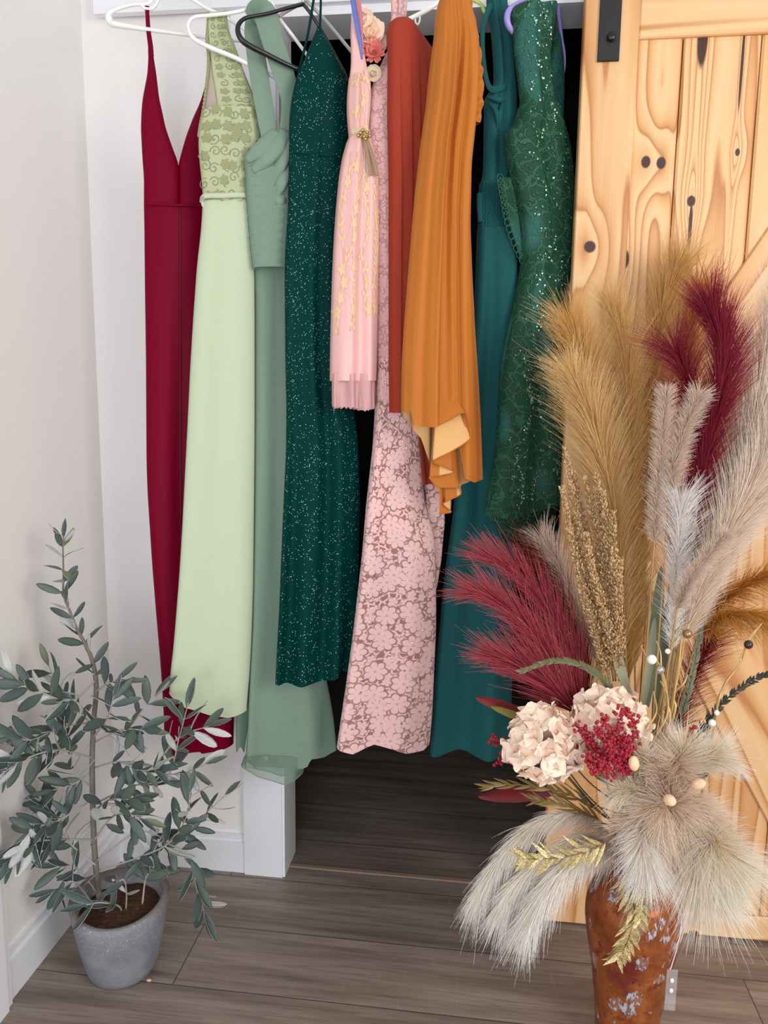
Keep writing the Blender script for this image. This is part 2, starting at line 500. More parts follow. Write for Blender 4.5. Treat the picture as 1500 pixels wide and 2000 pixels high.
def tube(name, mat, parent, pl, rows, th, fold=None, hem=None, hemb=None, n=120, dv=10.0, off0=0.0, pleat=None, back_mat=None, open_back=False, cap=False):
    """hanging cloth: a flattened closed tube whose outline follows rows of (height, left, right)"""
    R = np.array(rows, float)
    v0, v1 = R[0, 0], R[-1, 0]
    nr = max(4, int((v1 - v0) / dv))
    qq = np.linspace(0, 1, nr + 1)
    ang = np.arange(n + 1) * 2 * np.pi / n
    s = -np.cos(ang); side = np.sin(ang)
    if open_back: ang = np.linspace(0, np.pi, n + 1); s = -np.cos(ang); side = np.sin(ang)
    Q, S = np.meshgrid(qq, s, indexing='ij'); SD = np.broadcast_to(side, Q.shape)
    vn = v0 + Q * (v1 - v0)
    uL = np.interp(vn, R[:, 0], R[:, 1]); uR = np.interp(vn, R[:, 0], R[:, 2])
    ker = np.ones(5) / 5
    if nr > 12:
        for A in (uL, uR):
            col = A[:, 0]; sm = np.convolve(np.pad(col, 2, mode='edge'), ker, 'valid')
            sm[:2] = col[:2]; sm[-2:] = col[-2:]
            A[:] = sm[:, None]
    U = uL + (uR - uL) * (S + 1) / 2
    vend = np.full_like(Q, v1)
    if hem is not None: vend = v1 + np.where(SD >= -1e-6, hem(S), (hemb or hem)(S))
    Vv = v0 + Q * (vend - v0)
    wid = (uR - uL) / FPX * 1.75
    tt = np.minimum(th, wid * 0.45)
    off = off0 - tt * np.sign(SD) * np.abs(SD) ** 0.6
    if fold is not None: off = off + fold(S, Q)
    if pleat is not None: off = off + pleat(S, Vv) * np.sign(SD) * -1
    P = pl(U, Vv, off)
    d = np.linalg.norm(np.diff(P, axis=1), axis=2); cu = np.concatenate([np.zeros((nr + 1, 1)), np.cumsum(d, 1)], 1)
    # cloth width measured at the hip so that the pattern does not swim
    cu = cu / cu[:, -1:] * np.mean(cu[:, -1])
    uvs = np.stack([cu + 0.0 * Q, P[..., 2]], -1)
    RING[0] = P[-1]
    w_ = n + 1
    i, j = np.meshgrid(np.arange(nr), np.arange(n), indexing='ij')
    a = i * w_ + j
    F = np.stack([a, a + w_, a + w_ + 1, a + 1], -1).reshape(-1, 4)
    mi = None; mats = [mat]
    if back_mat is not None:
        mats = [mat, back_mat]; mi = np.broadcast_to(((np.arange(n) >= n / 2 + 6) & (np.arange(n) < n - 6)).astype(int), (nr, n)).ravel()
    o = mk(name, P.reshape(-1, 3), F, mats, parent, uv=uvs.reshape(-1, 2), midx=mi)

    def front(s_, q_, lift=0.0008):
        s_ = np.asarray(s_, float); q_ = np.asarray(q_, float)
        vn = v0 + q_ * (v1 - v0)
        l = np.interp(vn, qq * (v1 - v0) + v0, uL[:, 0]); r = np.interp(vn, qq * (v1 - v0) + v0, uR[:, 0])
        u = l + (r - l) * (s_ + 1) / 2
        ve = v1 + (hem(s_) if hem is not None else 0)
        vv = v0 + q_ * (ve - v0)
        t2 = np.minimum(th, (r - l) / FPX * 1.75 * 0.45)
        of = off0 - t2 * np.sqrt(np.clip(1 - s_ ** 2, 0, 1)) ** 0.6
        if fold is not None: of = of + fold(s_, q_)
        return pl(u, vv, of - lift)
    o['_'] = 0; del o['_']
    return o, front


RING = [None]


def ribbon(m, pl, path, w, off=0.0, th=0.0012, i=0, nseg=24):
    """flat strap along a pixel path, w = width in pixels"""
    P = smooth_path([pl(a[0], a[1], (a[2] if len(a) > 2 else 0) + off) for a in path], nseg)
    r = w / FPX * 1.7 / 2
    T, _, _ = frames(P)
    nn = pl.n; X = np.cross(T, nn); X /= np.linalg.norm(X, axis=1)[:, None]
    r = np.interp(np.linspace(0, 1, nseg), np.linspace(0, 1, len(np.atleast_1d(r))), np.atleast_1d(r))[:, None]
    e = 0.94
    V = np.stack([P - X * r - nn * th * .3, P - X * r * e - nn * th, P + X * r * e - nn * th, P + X * r - nn * th * .3, P + X * r + nn * th * .3, P + X * r * e + nn * th, P - X * r * e + nn * th, P - X * r + nn * th * .3], 1)
    F = [(k * 8 + j, k * 8 + (j + 1) % 8, (k + 1) * 8 + (j + 1) % 8, (k + 1) * 8 + j) for k in range(nseg - 1) for j in range(8)] + [tuple(range(8)), tuple((nseg - 1) * 8 + j for j in range(7, -1, -1))]
    m.add(V.reshape(-1, 3), F, i)


def dress(name, label, pl, v):
    p = pl.p.copy(); p[2] = float(pl(0 * v + 700, v)[2]) if False else p[2]
    return thing(name, label, 'dress', p, 'dresses hanging over the closet opening')


# --- 1 burgundy satin
mt = cloth('burgundy_satin', C(116, 0, 36), rough=0.5, sheen=0.0, weave=1500, wb=0.0001, wr=0.0016, wsc=(26, 3, 1), spec=0.07)
pl = Pl(280, 700, 1.61, 0.5)
D = dress('satin_gown', 'burgundy satin gown with plunging neckline, hanging at the far left against the wall', pl, 13)
tube('skirt', mt, D, pl, [(402, 281, 400), (450, 282, 402), (560, 283, 402), (700, 285, 402), (900, 286, 404), (960, 288, 406), (1100, 297, 412), (1200, 305, 420), (1290, 313, 440), (1380, 319, 458), (1470, 322, 456)], 0.022,
     waves(0.001, 0.006, 6, 0.5, 1.5), hem=lambda s: np.where(s < 0.0, 2 - 10 * (s + 1), np.where(s < 0.05, -30, -4 - 16 * s)))
tube('bodice_cup', mt, D, pl, [(105, 290, 299), (143, 288, 305), (195, 278, 311), (220, 276, 317), (250, 275, 323), (290, 277, 337), (322, 279, 349), (345, 281, 350), (406, 281, 350)], 0.017, dv=5)
tube('bodice_cup', mt, D, pl, [(120, 406, 412), (163, 402, 410), (200, 391, 406), (230, 377, 403), (267, 363, 400), (295, 355, 399), (322, 348, 398), (345, 349, 399), (406, 349, 401)], 0.017, dv=5)
m = MB(); ribbon(m, pl, [(287, 12), (288, 30), (290, 60), (294, 90), (295, 110)], np.array([8, 7, 8, 9, 10])); m.build('strap', mt, D)
m = MB(); ribbon(m, pl, [(425, 40), (418, 80), (410, 122)], 8); m.build('strap', mt, D)
m = MB(); ribbon(m, pl, [(281, 403, -.0215), (300, 404, -.024), (340, 406, -.024), (392, 406, -.022)], 4, th=0.0016); m.build('waist_seam', mt, D)
m = MB(); ribbon(m, pl, [(350, 408, -.0235), (350, 600, -.0245), (351, 960, -.026), (351, 1050, -.026)], 1.6, th=0.0008); m.build('centre_seam', plain('burgundy_seam', C(84, 6, 30), 0.7), D)
s1_pl = pl

# --- 2 pale sage, lace bodice
mt = cloth('pale_sage_chiffon', C(190, 202, 172), rough=0.8, sheen=0.1, weave=1400, wb=0.0001, wr=0.002, wsc=(18, 4, 1))
lace = cloth('sage_lace_net', C(180, 186, 148), rough=0.8, sheen=0.05, weave=500, wb=0.0006, alpha=1.0)
emb = plain('sage_embroidery', C(146, 150, 106), 0.6)
pl = Pl(365, 800, 1.575, 0.45)
D = dress('lace_gown', 'pale sage green gown with embroidered lace bodice and plain flowing skirt', pl, 25)
tube('skirt', mt, D, pl, [(395, 396, 494), (450, 393, 494), (520, 385, 496), (620, 378, 497), (720, 372, 497), (850, 366, 497), (950, 361, 496), (1050, 356, 495), (1150, 350, 494), (1240, 343, 491), (1300, 338, 488), (1350, 332, 484), (1384, 331, 481)], 0.024,
     waves(0.001, 0.007, 5.0, 1.1, 1.2), hem=lambda s: np.interp(s, [-1, -.6, 0, .5, 1], [-34, -8, 4, 8, -2]))
m = MB(); m.tube(RING[0][::2], .0011, 6); m.build('rolled_hem', mt, D)
ob_, fr = tube('bodice', lace, D, pl, [(215, 397, 503), (240, 392, 508), (260, 388, 510), (283, 387, 508), (327, 391, 500), (360, 395, 494), (396, 397, 492)], 0.024, waves(0.0006, 0.0006, 7))
m = MB(); ribbon(m, pl, [(394, 398, -.006), (398, 389, -.024), (430, 388.5, -.028), (470, 387, -.027), (496, 386, -.006)], 9, th=0.0016, nseg=30); ribbon(m, pl, [(395, 393, -.010), (396, 402, -.010), (400, 408, -.012)], 6); m.build('waistband', mt, D)
# upper bodice straps: a lace strap with a scalloped edge, the sheer inset behind it
tube('shoulder_strap', lace, D, pl, [(26, 406, 437), (45, 405, 440), (70, 406, 446), (100, 410, 457), (140, 414, 472), (173, 420, 485), (200, 424, 497), (218, 424, 503)], 0.008, dv=6)
sheer = plain('sheer_net', C(176, 160, 150), 0.9)
tube('sheer_inset', sheer, D, pl, [(120, 408, 420), (160, 405, 426), (200, 400, 428), (235, 394, 428), (258, 390, 428)], 0.004, off0=0.004, dv=6)
ex = MB()


def scroll(m, f, s0, q0, R, turns, hand, sq, rad=0.0007, a0=0.0):
    t = np.linspace(0, 1, 16)
    a = a0 + hand * turns * 2 * np.pi * t; r = R * (1 - 0.85 * t)
    P = f(s0 + r * np.cos(a), q0 + r * sq * np.sin(a)); m.tube(P, [rad, rad * 1.3, rad], 5)


def motif(m, f, s0, q0, R, sq, npet=5, lift=0.0012, a0=0.0):
    """appliqued flower: small leaf-shaped petals lying on the cloth"""
    for k in range(npet):
        a = a0 + 2 * np.pi * k / npet
        t = np.array([0, .35, .75, 1.0]); wv = np.array([.08, .32, .26, .02])
        ca, sa = math.cos(a), math.sin(a)
        row = []
        for tt_, ww in zip(t, wv):
            for e in (-1, 0, 1):
                ls, lq = R * (tt_ * ca - e * ww * sa), R * sq * (tt_ * sa + e * ww * ca)
                row.append(f(s0 + ls, q0 + lq, lift + (0.0006 if e == 0 else 0)))
        m.add(np.array(row), [(3 * i + j, 3 * i + j + 1, 3 * i + j + 4, 3 * i + j + 3) for i in range(3) for j in range(2)])


r_ = random.Random(3)
for q0 in np.arange(0.06, 0.98, 0.145):
    for s0 in np.arange(-0.85, 0.9, 0.34):
        s1, q1 = s0 + r_.uniform(-.08, .08), q0 + r_.uniform(-.03, .03)
        if r_.random() < 0.5:
            scroll(ex, fr, s1, q1, 0.19, 1.3, r_.choice((-1, 1)), 0.33, a0=r_.uniform(0, 6))
        else:
            motif(ex, fr, s1, q1, 0.19, 0.33, 6, a0=r_.uniform(0, 3))
            scroll(ex, fr, s1 + 0.1, q1 + .03, 0.15, 1.1, r_.choice((-1, 1)), 0.33, a0=r_.uniform(0, 6))
ex.build('embroidery', emb, D)
ex = MB()
edge = [(439, 28), (443, 60), (455, 92), (464, 117), (474, 146), (485, 173), (494, 198), (503, 220), (509, 245), (510, 262)]
P = smooth_path([pl(u, v, -.003) for u, v in edge], 46)
for k, p_ in enumerate(P[::1]): ex.ball(p_, (0.0045, 0.003, 0.0052), nu=6, nv=4)
edge = [(407, 28), (405, 60), (404, 83), (407, 112), (406, 140), (402, 175), (397, 213), (391, 245), (388, 265)]
P = smooth_path([pl(u, v, -.003) for u, v in edge], 40)
for p_ in P: ex.ball(p_, (0.0035, 0.003, 0.005), nu=6, nv=4)
def strap_f(s, q_, lift=0.0):
    s = np.asarray(s, float); q_ = np.asarray(q_, float); v = 30 + q_ * 185
    l = np.interp(v, [30, 70, 100, 140, 200, 218], [406, 406, 410, 414, 424, 424]); r = np.interp(v, [30, 70, 100, 140, 200, 218], [438, 446, 457, 472, 497, 503])
    return pl(l + (r - l) * (s + 1) / 2, v, -.0085 * np.sqrt(np.clip(1 - s * s, 0.05, 1)) - lift - .0006)
for q0 in np.arange(0.05, 1.0, 0.085):
    for s0 in (-0.5, 0.25, 0.62):
        if r_.random() < .55: scroll(ex, strap_f, s0 + r_.uniform(-.1, .1), q0, 0.3, 1.2, r_.choice((-1, 1)), 0.12, a0=r_.uniform(0, 6))
        else: motif(ex, strap_f, s0, q0, 0.3, 0.12, 5, a0=r_.uniform(0, 3))
ex.build('scalloped_edging', emb, D)

# --- 3 dark sage, draped halter
mt = cloth('dark_sage_chiffon', C(122, 146, 128), rough=0.8, sheen=0.1, weave=1400, wb=0.0001, wr=0.002, wsc=(20, 4, 1))
sheerhem = plain('sheer_sage_hem', C(122, 146, 128), 0.85, Alpha=0.62)
pl = Pl(480, 500, 1.60, 0.5); pl3 = Pl(484, 1300, 1.635, 0.45)
D = dress('chiffon_gown', 'dusty sage chiffon gown with pleated ruched bodice and wide halter straps', pl, 25)
tube('skirt', mt, D, pl3, [(520, 494, 600), (600, 497, 600), (800, 497, 600), (1000, 496, 602), (1200, 493, 612), (1340, 486, 636), (1400, 483, 648), (1450, 481, 655), (1493, 477, 658)], 0.02,
     waves(0.001, 0.010, 6.2, 2.1, 1.0), hem=lambda s: np.interp(s, [-1, -.8, -.3, .2, .32, .38, .7, 1], [0, 1, 1, -2, -8, -22, -20, -28]))
tube('sheer_hem', sheerhem, D, pl3, [(1470, 479, 600), (1495, 474, 596), (1515, 472, 592)], 0.022, waves(0.009, 0.010, 5.0, 2.1, 1.0), hem=lambda s: np.interp(s, [-1, -.5, .3, 1], [-20, -3, 5, -10]), dv=4)
m = MB(); m.tube(RING[0][::2], .0011, 6); m.build('rolled_hem', mt, D)
tube('back_flap', mt, D, pl3, [(1340, 474, 492), (1393, 466, 490), (1450, 463, 484), (1474, 464, 480)], 0.006, off0=0.03, hem=lambda s: -6 * np.cos(3 * s))
def pl_pleat(s, v):
    ph = ((v - 330) / 19.0 + 0.25 * s * s + 0.15 * s) % 1.0
    return 0.006 * (1 - ph) * (np.abs(s) < 2)
tube('bodice', mt, D, pl, [(300, 478, 575), (312, 476, 578), (335, 479, 580), (380, 481, 576), (412, 483, 572), (440, 486, 572), (480, 489, 572), (524, 494, 572)], 0.020, waves(0.001, 0.001, 4), dv=2.4, pleat=pl_pleat)
# twisted knot of drapes at the bust: stacked soft folds
m = MB()
for k, (a, b, c_, w) in enumerate([((479, 318), (506, 296), (538, 262), 26), ((490, 338), (524, 306), (556, 262), 30), ((530, 352), (546, 318), (566, 262), 26), ((536, 386), (546, 360), (566, 320), 22), ((530, 382), (544, 400), (560, 384), 16)]):
    P = smooth_path([pl(a[0], a[1], -.016), pl(b[0], b[1], -.022 - .003 * (k % 2)), pl(c_[0], c_[1], -.012)], 20)
    m.tube(P, np.array([.5, 1, 1.1, .8]) * w / FPX * 1.7 / 2, 14, flat=(1, .45) if abs(P[-1][2] - P[0][2]) < 0 else (1, .5))
m.build('draped_folds', mt, D)
m = MB(); ribbon(m, pl, [(496, 30, .012), (497, 60, .013), (502, 110, .006), (511, 180, .0), (521, 250, -.008), (524, 285, -.014)], np.array([26, 32, 34, 34, 31, 26]), nseg=30); m.build('halter_strap', mt, D)
m = MB(); ribbon(m, pl, [(490, 33, .008), (500, 26, -.01), (514, 38, -.022), (530, 90, -.018), (552, 150, -.012), (566, 200, -.006), (560, 262, -.01)], np.array([24, 40, 44, 40, 40, 34, 30]), nseg=40); m.build('halter_strap', mt, D)

# --- 4 emerald glitter
def glitter(name, base, fl, sc, thr, rough=0.55):
    q = Nt(name); uv = q.uv()
    vo = q.vor(uv, sc, dim='2D'); col = vo.outputs['Color']
    sx = q.n('SeparateColor', {0: col})
    dens = q.noise(uv, 14.0, 2)
    k = q.math('GREATER_THAN', q.math('ADD', sx.outputs[0], q.math('MULTIPLY', q.math('SUBTRACT', dens, 0.5), 0.16)), thr)
    sm = q.math('MULTIPLY', k, q.math('LESS_THAN', vo.outputs['Distance'], 0.30))
    fine = q.noise(uv, 1400, 2)
    c = q.mix(fine, tuple(x * 0.55 for x in base[:3]) + (1,), tuple(min(1, x * 1.5) for x in base[:3]) + (1,))
    c = q.mix(sm, c, q.mix(sx.outputs[1], fl, (0.9, 0.95, 0.9, 1)))
    q.p(Base_Color=c, Roughness=rough)
    q.b.inputs['Specular IOR Level'].default_value = 0.06
    q.bump(q.math('ADD', q.math('MULTIPLY', sx.outputs[2], 0.5), q.noise(q.scale(uv, (30, 4, 1)), 1.0, 2)), 0.0009)
    return q.m
mt = glitter('emerald_glitter', C(0, 52, 48), C(70, 160, 150), 430.0, 0.94)
pl = Pl(557, 700, 1.60, 0.45)
D = dress('glitter_gown', 'dark emerald glitter gown with thin spaghetti straps and triangular neckline', pl, 55)
ob_, fr = tube('gown_body', mt, D, pl, [(150, 580, 674), (180, 571, 677), (230, 565, 679), (300, 565, 678), (422, 562, 675), (484, 557, 672), (545, 556, 672), (700, 557, 674), (800, 559, 690), (882, 558, 700), (980, 553, 704), (1092, 548, 702), (1172, 545, 700), (1284, 539, 696), (1330, 537, 692)], 0.028,
     waves(0.0012, 0.013, 10.5, 0.2, 1.0, pw=1.3), hem=lambda s: np.interp(s, [-1, -.5, 0.1, 0.6, 1], [3, 1, -4, -22, -20]), n=160)
tube('neckline_point', mt, D, pl, [(52, 620.5, 626), (70, 613, 632), (90, 605, 642), (122, 592, 659), (152, 580, 674)], 0.02, dv=4)
m = MB(); ribbon(m, pl, [(626, -14, -.004), (625, 20, -.006), (623, 56, -.01)], 4); m.build('strap', mt, D)
m = MB(); ribbon(m, pl, [(616, -14, .01), (604, 60, .012), (590, 118, .010), (580, 158, .0)], 4.5); m.build('strap', mt, D)
m = MB(); ribbon(m, pl, [(566, 303, -.016), (600, 310, -.034), (640, 316, -.036), (676, 330, -.014)], 2.2, th=0.001); m.build('waist_seam', mt, D)

# --- 5 blush floral cocktail dress
mt = cloth('blush_satin', C(228, 178, 174), rough=0.38, sheen=0.05, weave=1500, wb=0.0001, wr=0.002, wsc=(30, 5, 1), spec=0.5)
gold = plain('pale_gold_thread', C(230, 192, 152), 0.5, metal=0.0, var=0.15, vs=200)
tulle = plain('pink_tulle', C(226, 178, 178), 0.9, Alpha=0.72)
pl = Pl(650, 600, 1.565, 0.45)
D = dress('cocktail_dress', 'short blush pink dress with gold vine embroidery and tulle hem', pl, 0)
ob_, fr = tube('skirt', mt, D, pl, [(268, 682, 722), (285, 675, 724), (320, 667, 734), (360, 662, 738), (417, 657, 738), (480, 653, 738), (556, 650, 737), (640, 648, 736), (712, 647, 735), (744, 647, 734)], 0.026, waves(0.003, 0.006, 7.5, .2, .8))
tube('tulle_underskirt', tulle, D, pl, [(730, 648, 733), (760, 647, 733), (793, 647, 733)], 0.026, waves(0.008, 0.010, 11, .4), hem=lambda s: np.interp(s, [-1, 0, .3, .6, 1], [2, 2, 9, 7, -1]) + 1.5 * np.sin(40 * s), dv=4)
tube('tulle_underskirt', tulle, D, pl, [(735, 652, 730), (770, 652, 730), (796, 652, 730)], 0.018, waves(0.008, 0.010, 14, 1.4), hem=lambda s: 3 * np.sin(17 * s), dv=4, off0=0.004)
ob2, frb = tube('bodice', mt, D, pl, [(150, 683, 720), (180, 680, 723), (210, 679, 722), (234, 680, 720), (255, 682, 718), (270, 683, 720)], 0.018, waves(0.004, 0.003, 6, .3), dv=5)
tube('shoulder_strap', mt, D, pl, [(-8, 689, 703), (30, 687, 704), (63, 685, 706), (100, 686, 710), (126, 686, 715), (152, 683, 720)], 0.010, dv=5)
m = MB()
for s0 in (-0.75, -0.25, 0.3, 0.78):
    qs = np.linspace(0.05 + .1 * r_.random(), 0.72 + .1 * r_.random(), 26); ss = s0 + 0.10 * np.sin(qs * 16 + s0 * 9)
    P = fr(ss, qs, 0.0012); m.tube(P, 0.0008, 5)
    for k in range(2, 26, 2):
        motif(m, fr, ss[k] + r_.uniform(-.12, .12), qs[k], 0.17, 0.55 * 0.36, r_.choice((2, 3, 5)), a0=r_.uniform(0, 6))
for k in range(9):
    motif(m, frb, r_.uniform(-.7, .7), r_.uniform(0, 0.9), 0.3, 0.5, 3, a0=r_.uniform(0, 6))
m.build('vine_embroidery', gold, D)
m = MB(); P0 = fr(0.05, 0.003, 0.006)
bx_ = pl(703, 272, -.032)
for du, dv_ in ((-7, -3), (6, -4), (0, 4), (-11, 2), (11, 3), (-3, -8), (3, 9)): m.ball(pl(703 + du, 272 + dv_, -.030), 0.0035, nu=8, nv=6)
for a in np.arange(0, 6.2, 0.8): m.tube([pl(703, 272, -.029), pl(703 + 13 * math.cos(a), 272 + 8 * math.sin(a), -.029)], 0.0012, 6)
m.build('jewelled_brooch', plain('antique_gold', C(196, 168, 110), 0.25, metal=0.8), D)
m = MB(); ribbon(m, pl, [(683, 262, -.012), (700, 262, -.022), (720, 262, -.010)], 10, th=.0015); m.build('sash', plain('gold_sash', C(206, 186, 152), 0.5, var=.1, vs=120), D)
m = MB()
for k, (a, b) in enumerate(((704, 715), (707, 728))): ribbon(m, pl, [(a, 274, -.026), ((a + b) / 2, 310, -.032), (b, 352, -.034)], 6, th=.001)
m.build('sash_tail', plain('taupe_sash_tail', C(150, 128, 100), 0.6), D)
m = MB(); ribbon(m, pl, [(683, -10, -.014), (688, 25, -.015), (694, 60, -.016), (701, 92, -.014), (704, 120, -.010)], np.array([9, 9, 8, 6, 3]), th=.001); m.build('ribbon', plain('blue_ribbon', C(92, 112, 186), 0.4), D)
m = MB(); ribbon(m, pl, [(692, -10, -.017), (699, 30, -.018), (703, 70, -.016), (706, 110, -.012)], np.array([5, 6, 4, 3]), th=.001); m.build('ribbon', plain('rose_ribbon', C(196, 112, 128), 0.4), D)


def petal_flower(m, c, R, rings, nrm, i=0, cup=0.5, wd=0.5):
    """rings: (count, length factor, lift angle)"""
    nrm = np.array(nrm, float) / np.linalg.norm(nrm)
    e1 = np.cross(nrm, [0, 0, 1.0]); e1 /= np.linalg.norm(e1); e2 = np.cross(nrm, e1)
    for ri, (n, lf, an) in enumerate(rings):
        for k in range(n):
            a = 2 * np.pi * (k + 0.5 * ri) / n + r_.uniform(-.12, .12); L = R * lf * r_.uniform(.88, 1.08)
            rd = e1 * math.cos(a) + e2 * math.sin(a); td = np.cross(nrm, rd)
            V = []
            for t, w in ((0, .12), (.3, .75), (.65, 1.0), (.9, .75), (1.0, .25)):
                an_t = an + cup * (t - .5)
                base = c + rd * (L * t * math.cos(an_t)) + nrm * (L * t * math.sin(an_t))
                for e in (-1, -.5, 0, .5, 1): V.append(base + td * (e * w * wd * L) + nrm * (abs(e) ** 2 * .10 * L * cup * 2 + .03 * L * math.sin(5 * e + k)))
            m.add(np.array(V), [(5 * r + j, 5 * r + j + 1, 5 * r + j + 6, 5 * r + j + 5) for r in range(4) for j in range(4)], i)


m = MB(); petal_flower(m, pl(727, 62, .012), 0.032, [(6, 1, .35), (6, .8, .7), (5, .55, 1.05)], (0.1, -1, .1), wd=.55); petal_flower(m, pl(718, 40, .016), 0.028, [(6, 1, .4), (5, .7, .9)], (-.1, -1, .3), wd=.55); petal_flower(m, pl(738, 82, .018), 0.026, [(6, 1, .3), (5, .7, .9)], (.3, -1, 0), wd=.55)
m.build('cream_silk_flower', plain('cream_silk', C(250, 232, 214), 0.7, var=.06, vs=60), D)
m = MB(); petal_flower(m, pl(731, 104, .0), 0.026, [(14, 1, .15), (13, .85, .5), (10, .62, .85), (6, .4, 1.2)], (0.05, -1, .05), wd=.17, cup=.5)
m.build('coral_silk_flower', plain('coral_silk', C(228, 142, 132), 0.7, var=.15, vs=150), D)
m = MB(); petal_flower(m, pl(733, 142, .01), 0.018, [(6, 1, .3), (5, .6, .9)], (0.05, -1, -.1), wd=.5)
m.build('ivory_silk_flower', plain('ivory_silk', C(226, 210, 184), 0.7), D)

# --- 6 pink sequin lace gown
def lace_mat(name, hole, lacec, S=22.0):
    q = Nt(name); uv = q.uv()
    def flower(S, R, depth, pet, rnd=0.8, off=0.0):
        vec = q.scale(uv, (1, 1, 1), loc=(off, off * 1.7, 0))
        v_ = q.vor(vec, S, dim='2D', rnd=rnd)
        df = q.n('VectorMath', {0: vec, 1: v_.outputs['Position']}, operation='SUBTRACT').outputs[0]
        sp = q.n('SeparateXYZ', {0: df})
        a = q.math('ARCTAN2', sp.outputs[1], sp.outputs[0])
        rr = q.math('ADD', R * (1 - depth), q.math('MULTIPLY', q.math('ABSOLUTE', q.math('COSINE', q.math('MULTIPLY', a, pet / 2))), R * depth))
        d = v_.outputs['Distance']
        body = q.math('SUBTRACT', 1.0, q.step(q.math('SUBTRACT', d, rr), -0.03, 0.02))
        eye = q.math('LESS_THAN', d, R * 0.13)
        gap = q.step(q.math('ABSOLUTE', q.math('COSINE', q.math('MULTIPLY', a, pet / 2))), 0.02, 0.13)
        gap = q.math('MAXIMUM', gap, q.math('LESS_THAN', d, R * 0.45))
        ring = q.math('SUBTRACT', 1.0, q.step(q.math('SUBTRACT', d, rr), 0.045, 0.075))
        return q.math('MULTIPLY', body, gap), eye, ring
    f1, e1, o1 = flower(S, 0.52, 0.26, 7)
    f2, e2, o2 = flower(S * 2.1, 0.47, 0.30, 5, off=0.37)
    ed = q.vor(uv, S * 3.3, 'DISTANCE_TO_EDGE', '2D').outputs['Distance']
    web = q.math('LESS_THAN', ed, 0.15)
    o2 = q.math('MULTIPLY', o2, q.math('SUBTRACT', 1.0, f2))
    small = q.math('MULTIPLY', q.math('MAXIMUM', f2, web), q.math('SUBTRACT', 1.0, q.math('MULTIPLY', o2, 0.6)))
    msk = q.math('MAXIMUM', f1, q.math('MULTIPLY', small, q.math('SUBTRACT', 1.0, q.math('MULTIPLY', o1, 0.85))))
    net = q.noise(uv, 900, 2)
    c = q.mix(msk, q.mix(net, tuple(x * .8 for x in hole[:3]) + (1,), hole), q.mix(net, tuple(x * .88 for x in lacec[:3]) + (1,), lacec))
    c = q.mix(q.math('MULTIPLY', q.math('MAXIMUM', e1, e2), 0.45), c, hole)
    q.p(Base_Color=c, Roughness=0.8, Sheen_Weight=0.3)
    q.bump(q.math('ADD', q.math('MULTIPLY', msk, 1.0), q.math('MULTIPLY', net, 0.5)), 0.0016)
    return q.m
mt = lace_mat('pink_flower_lace', C(172, 118, 114), C(244, 200, 196))
mt6t = lace_mat('pink_dense_lace', C(214, 164, 162), C(236, 188, 184), 30)
pl = Pl(740, 900, 1.625, 0.42)
D = dress('lace_trumpet_gown', 'long dusty pink floral lace gown with sequins, hem nearly at the floor', pl, 0)
ob_, fr6 = tube('skirt', mt, D, pl, [(700, 736, 800), (800, 733, 812), (870, 729, 816), (992, 715, 828), (1045, 711, 846), (1097, 706, 849), (1220, 692, 850), (1325, 678, 846), (1400, 667, 843), (1455, 659, 838)], 0.03,
     waves(0.002, 0.012, 5.2, 2.6, .7), hem=lambda s: np.interp(s, [-1, -.7, -.25, .1, .4, .8, 1], [7, 12, -9, -6, 1, 2, -8]), n=160)
ob_, fr6b = tube('bodice', mt6t, D, pl, [(135, 738, 800), (160, 730, 806), (190, 722, 808), (240, 718, 806), (330, 722, 800), (450, 728, 800), (600, 734, 800), (720, 735, 802)], 0.022, waves(.001, .003, 5))
tube('back_panel', mt, D, pl, [(930, 835, 868), (960, 838, 872), (1017, 842, 878), (1100, 846, 870), (1150, 846, 862), (1185, 846, 852)], 0.008, off0=0.03, dv=6)
tube('shoulder_strap', mt6t, D, pl, [(-8, 767, 780), (20, 768, 780), (45, 766, 782)], 0.006, off0=.012, dv=4)
tube('shoulder_strap', mt6t, D, pl, [(-8, 780, 799), (20, 780, 797), (60, 776, 796), (140, 738, 800)], 0.008, off0=0.012, dv=4)
m = MB()
def disc(m, p, nrm, r, tilt=0.5):
    nrm = np.array(nrm) + np.array([r_.uniform(-tilt, tilt) for _ in range(3)]); nrm /= np.linalg.norm(nrm)
    e1 = np.cross(nrm, [0, 0, 1.0]); e1 /= np.linalg.norm(e1) + 1e-9; e2 = np.cross(nrm, e1)
    V = [p + r * (e1 * math.cos(a) + e2 * math.sin(a)) for a in np.arange(6) * math.pi / 3] + [p + nrm * r * .3]
    m.add(np.array(V), [(i, (i + 1) % 6, 6) for i in range(6)])
for k in range(90):
    t = r_.random(); s0 = r_.choice((.62, .75, -.7, .2)) + r_.gauss(0, .05)
    disc(m, fr6(s0, r_.random() * .95, .002), -pl.n, 0.0024)
for k in range(50): disc(m, fr6b(r_.choice((-.05, .25)) + r_.gauss(0, .1), r_.uniform(.1, 1), .002), -pl.n, 0.0026)
sq = m.build('sequins', plain('rose_sequin', C(214, 160, 150), 0.2, metal=0.7), D); sq['kind'] = 'stuff'

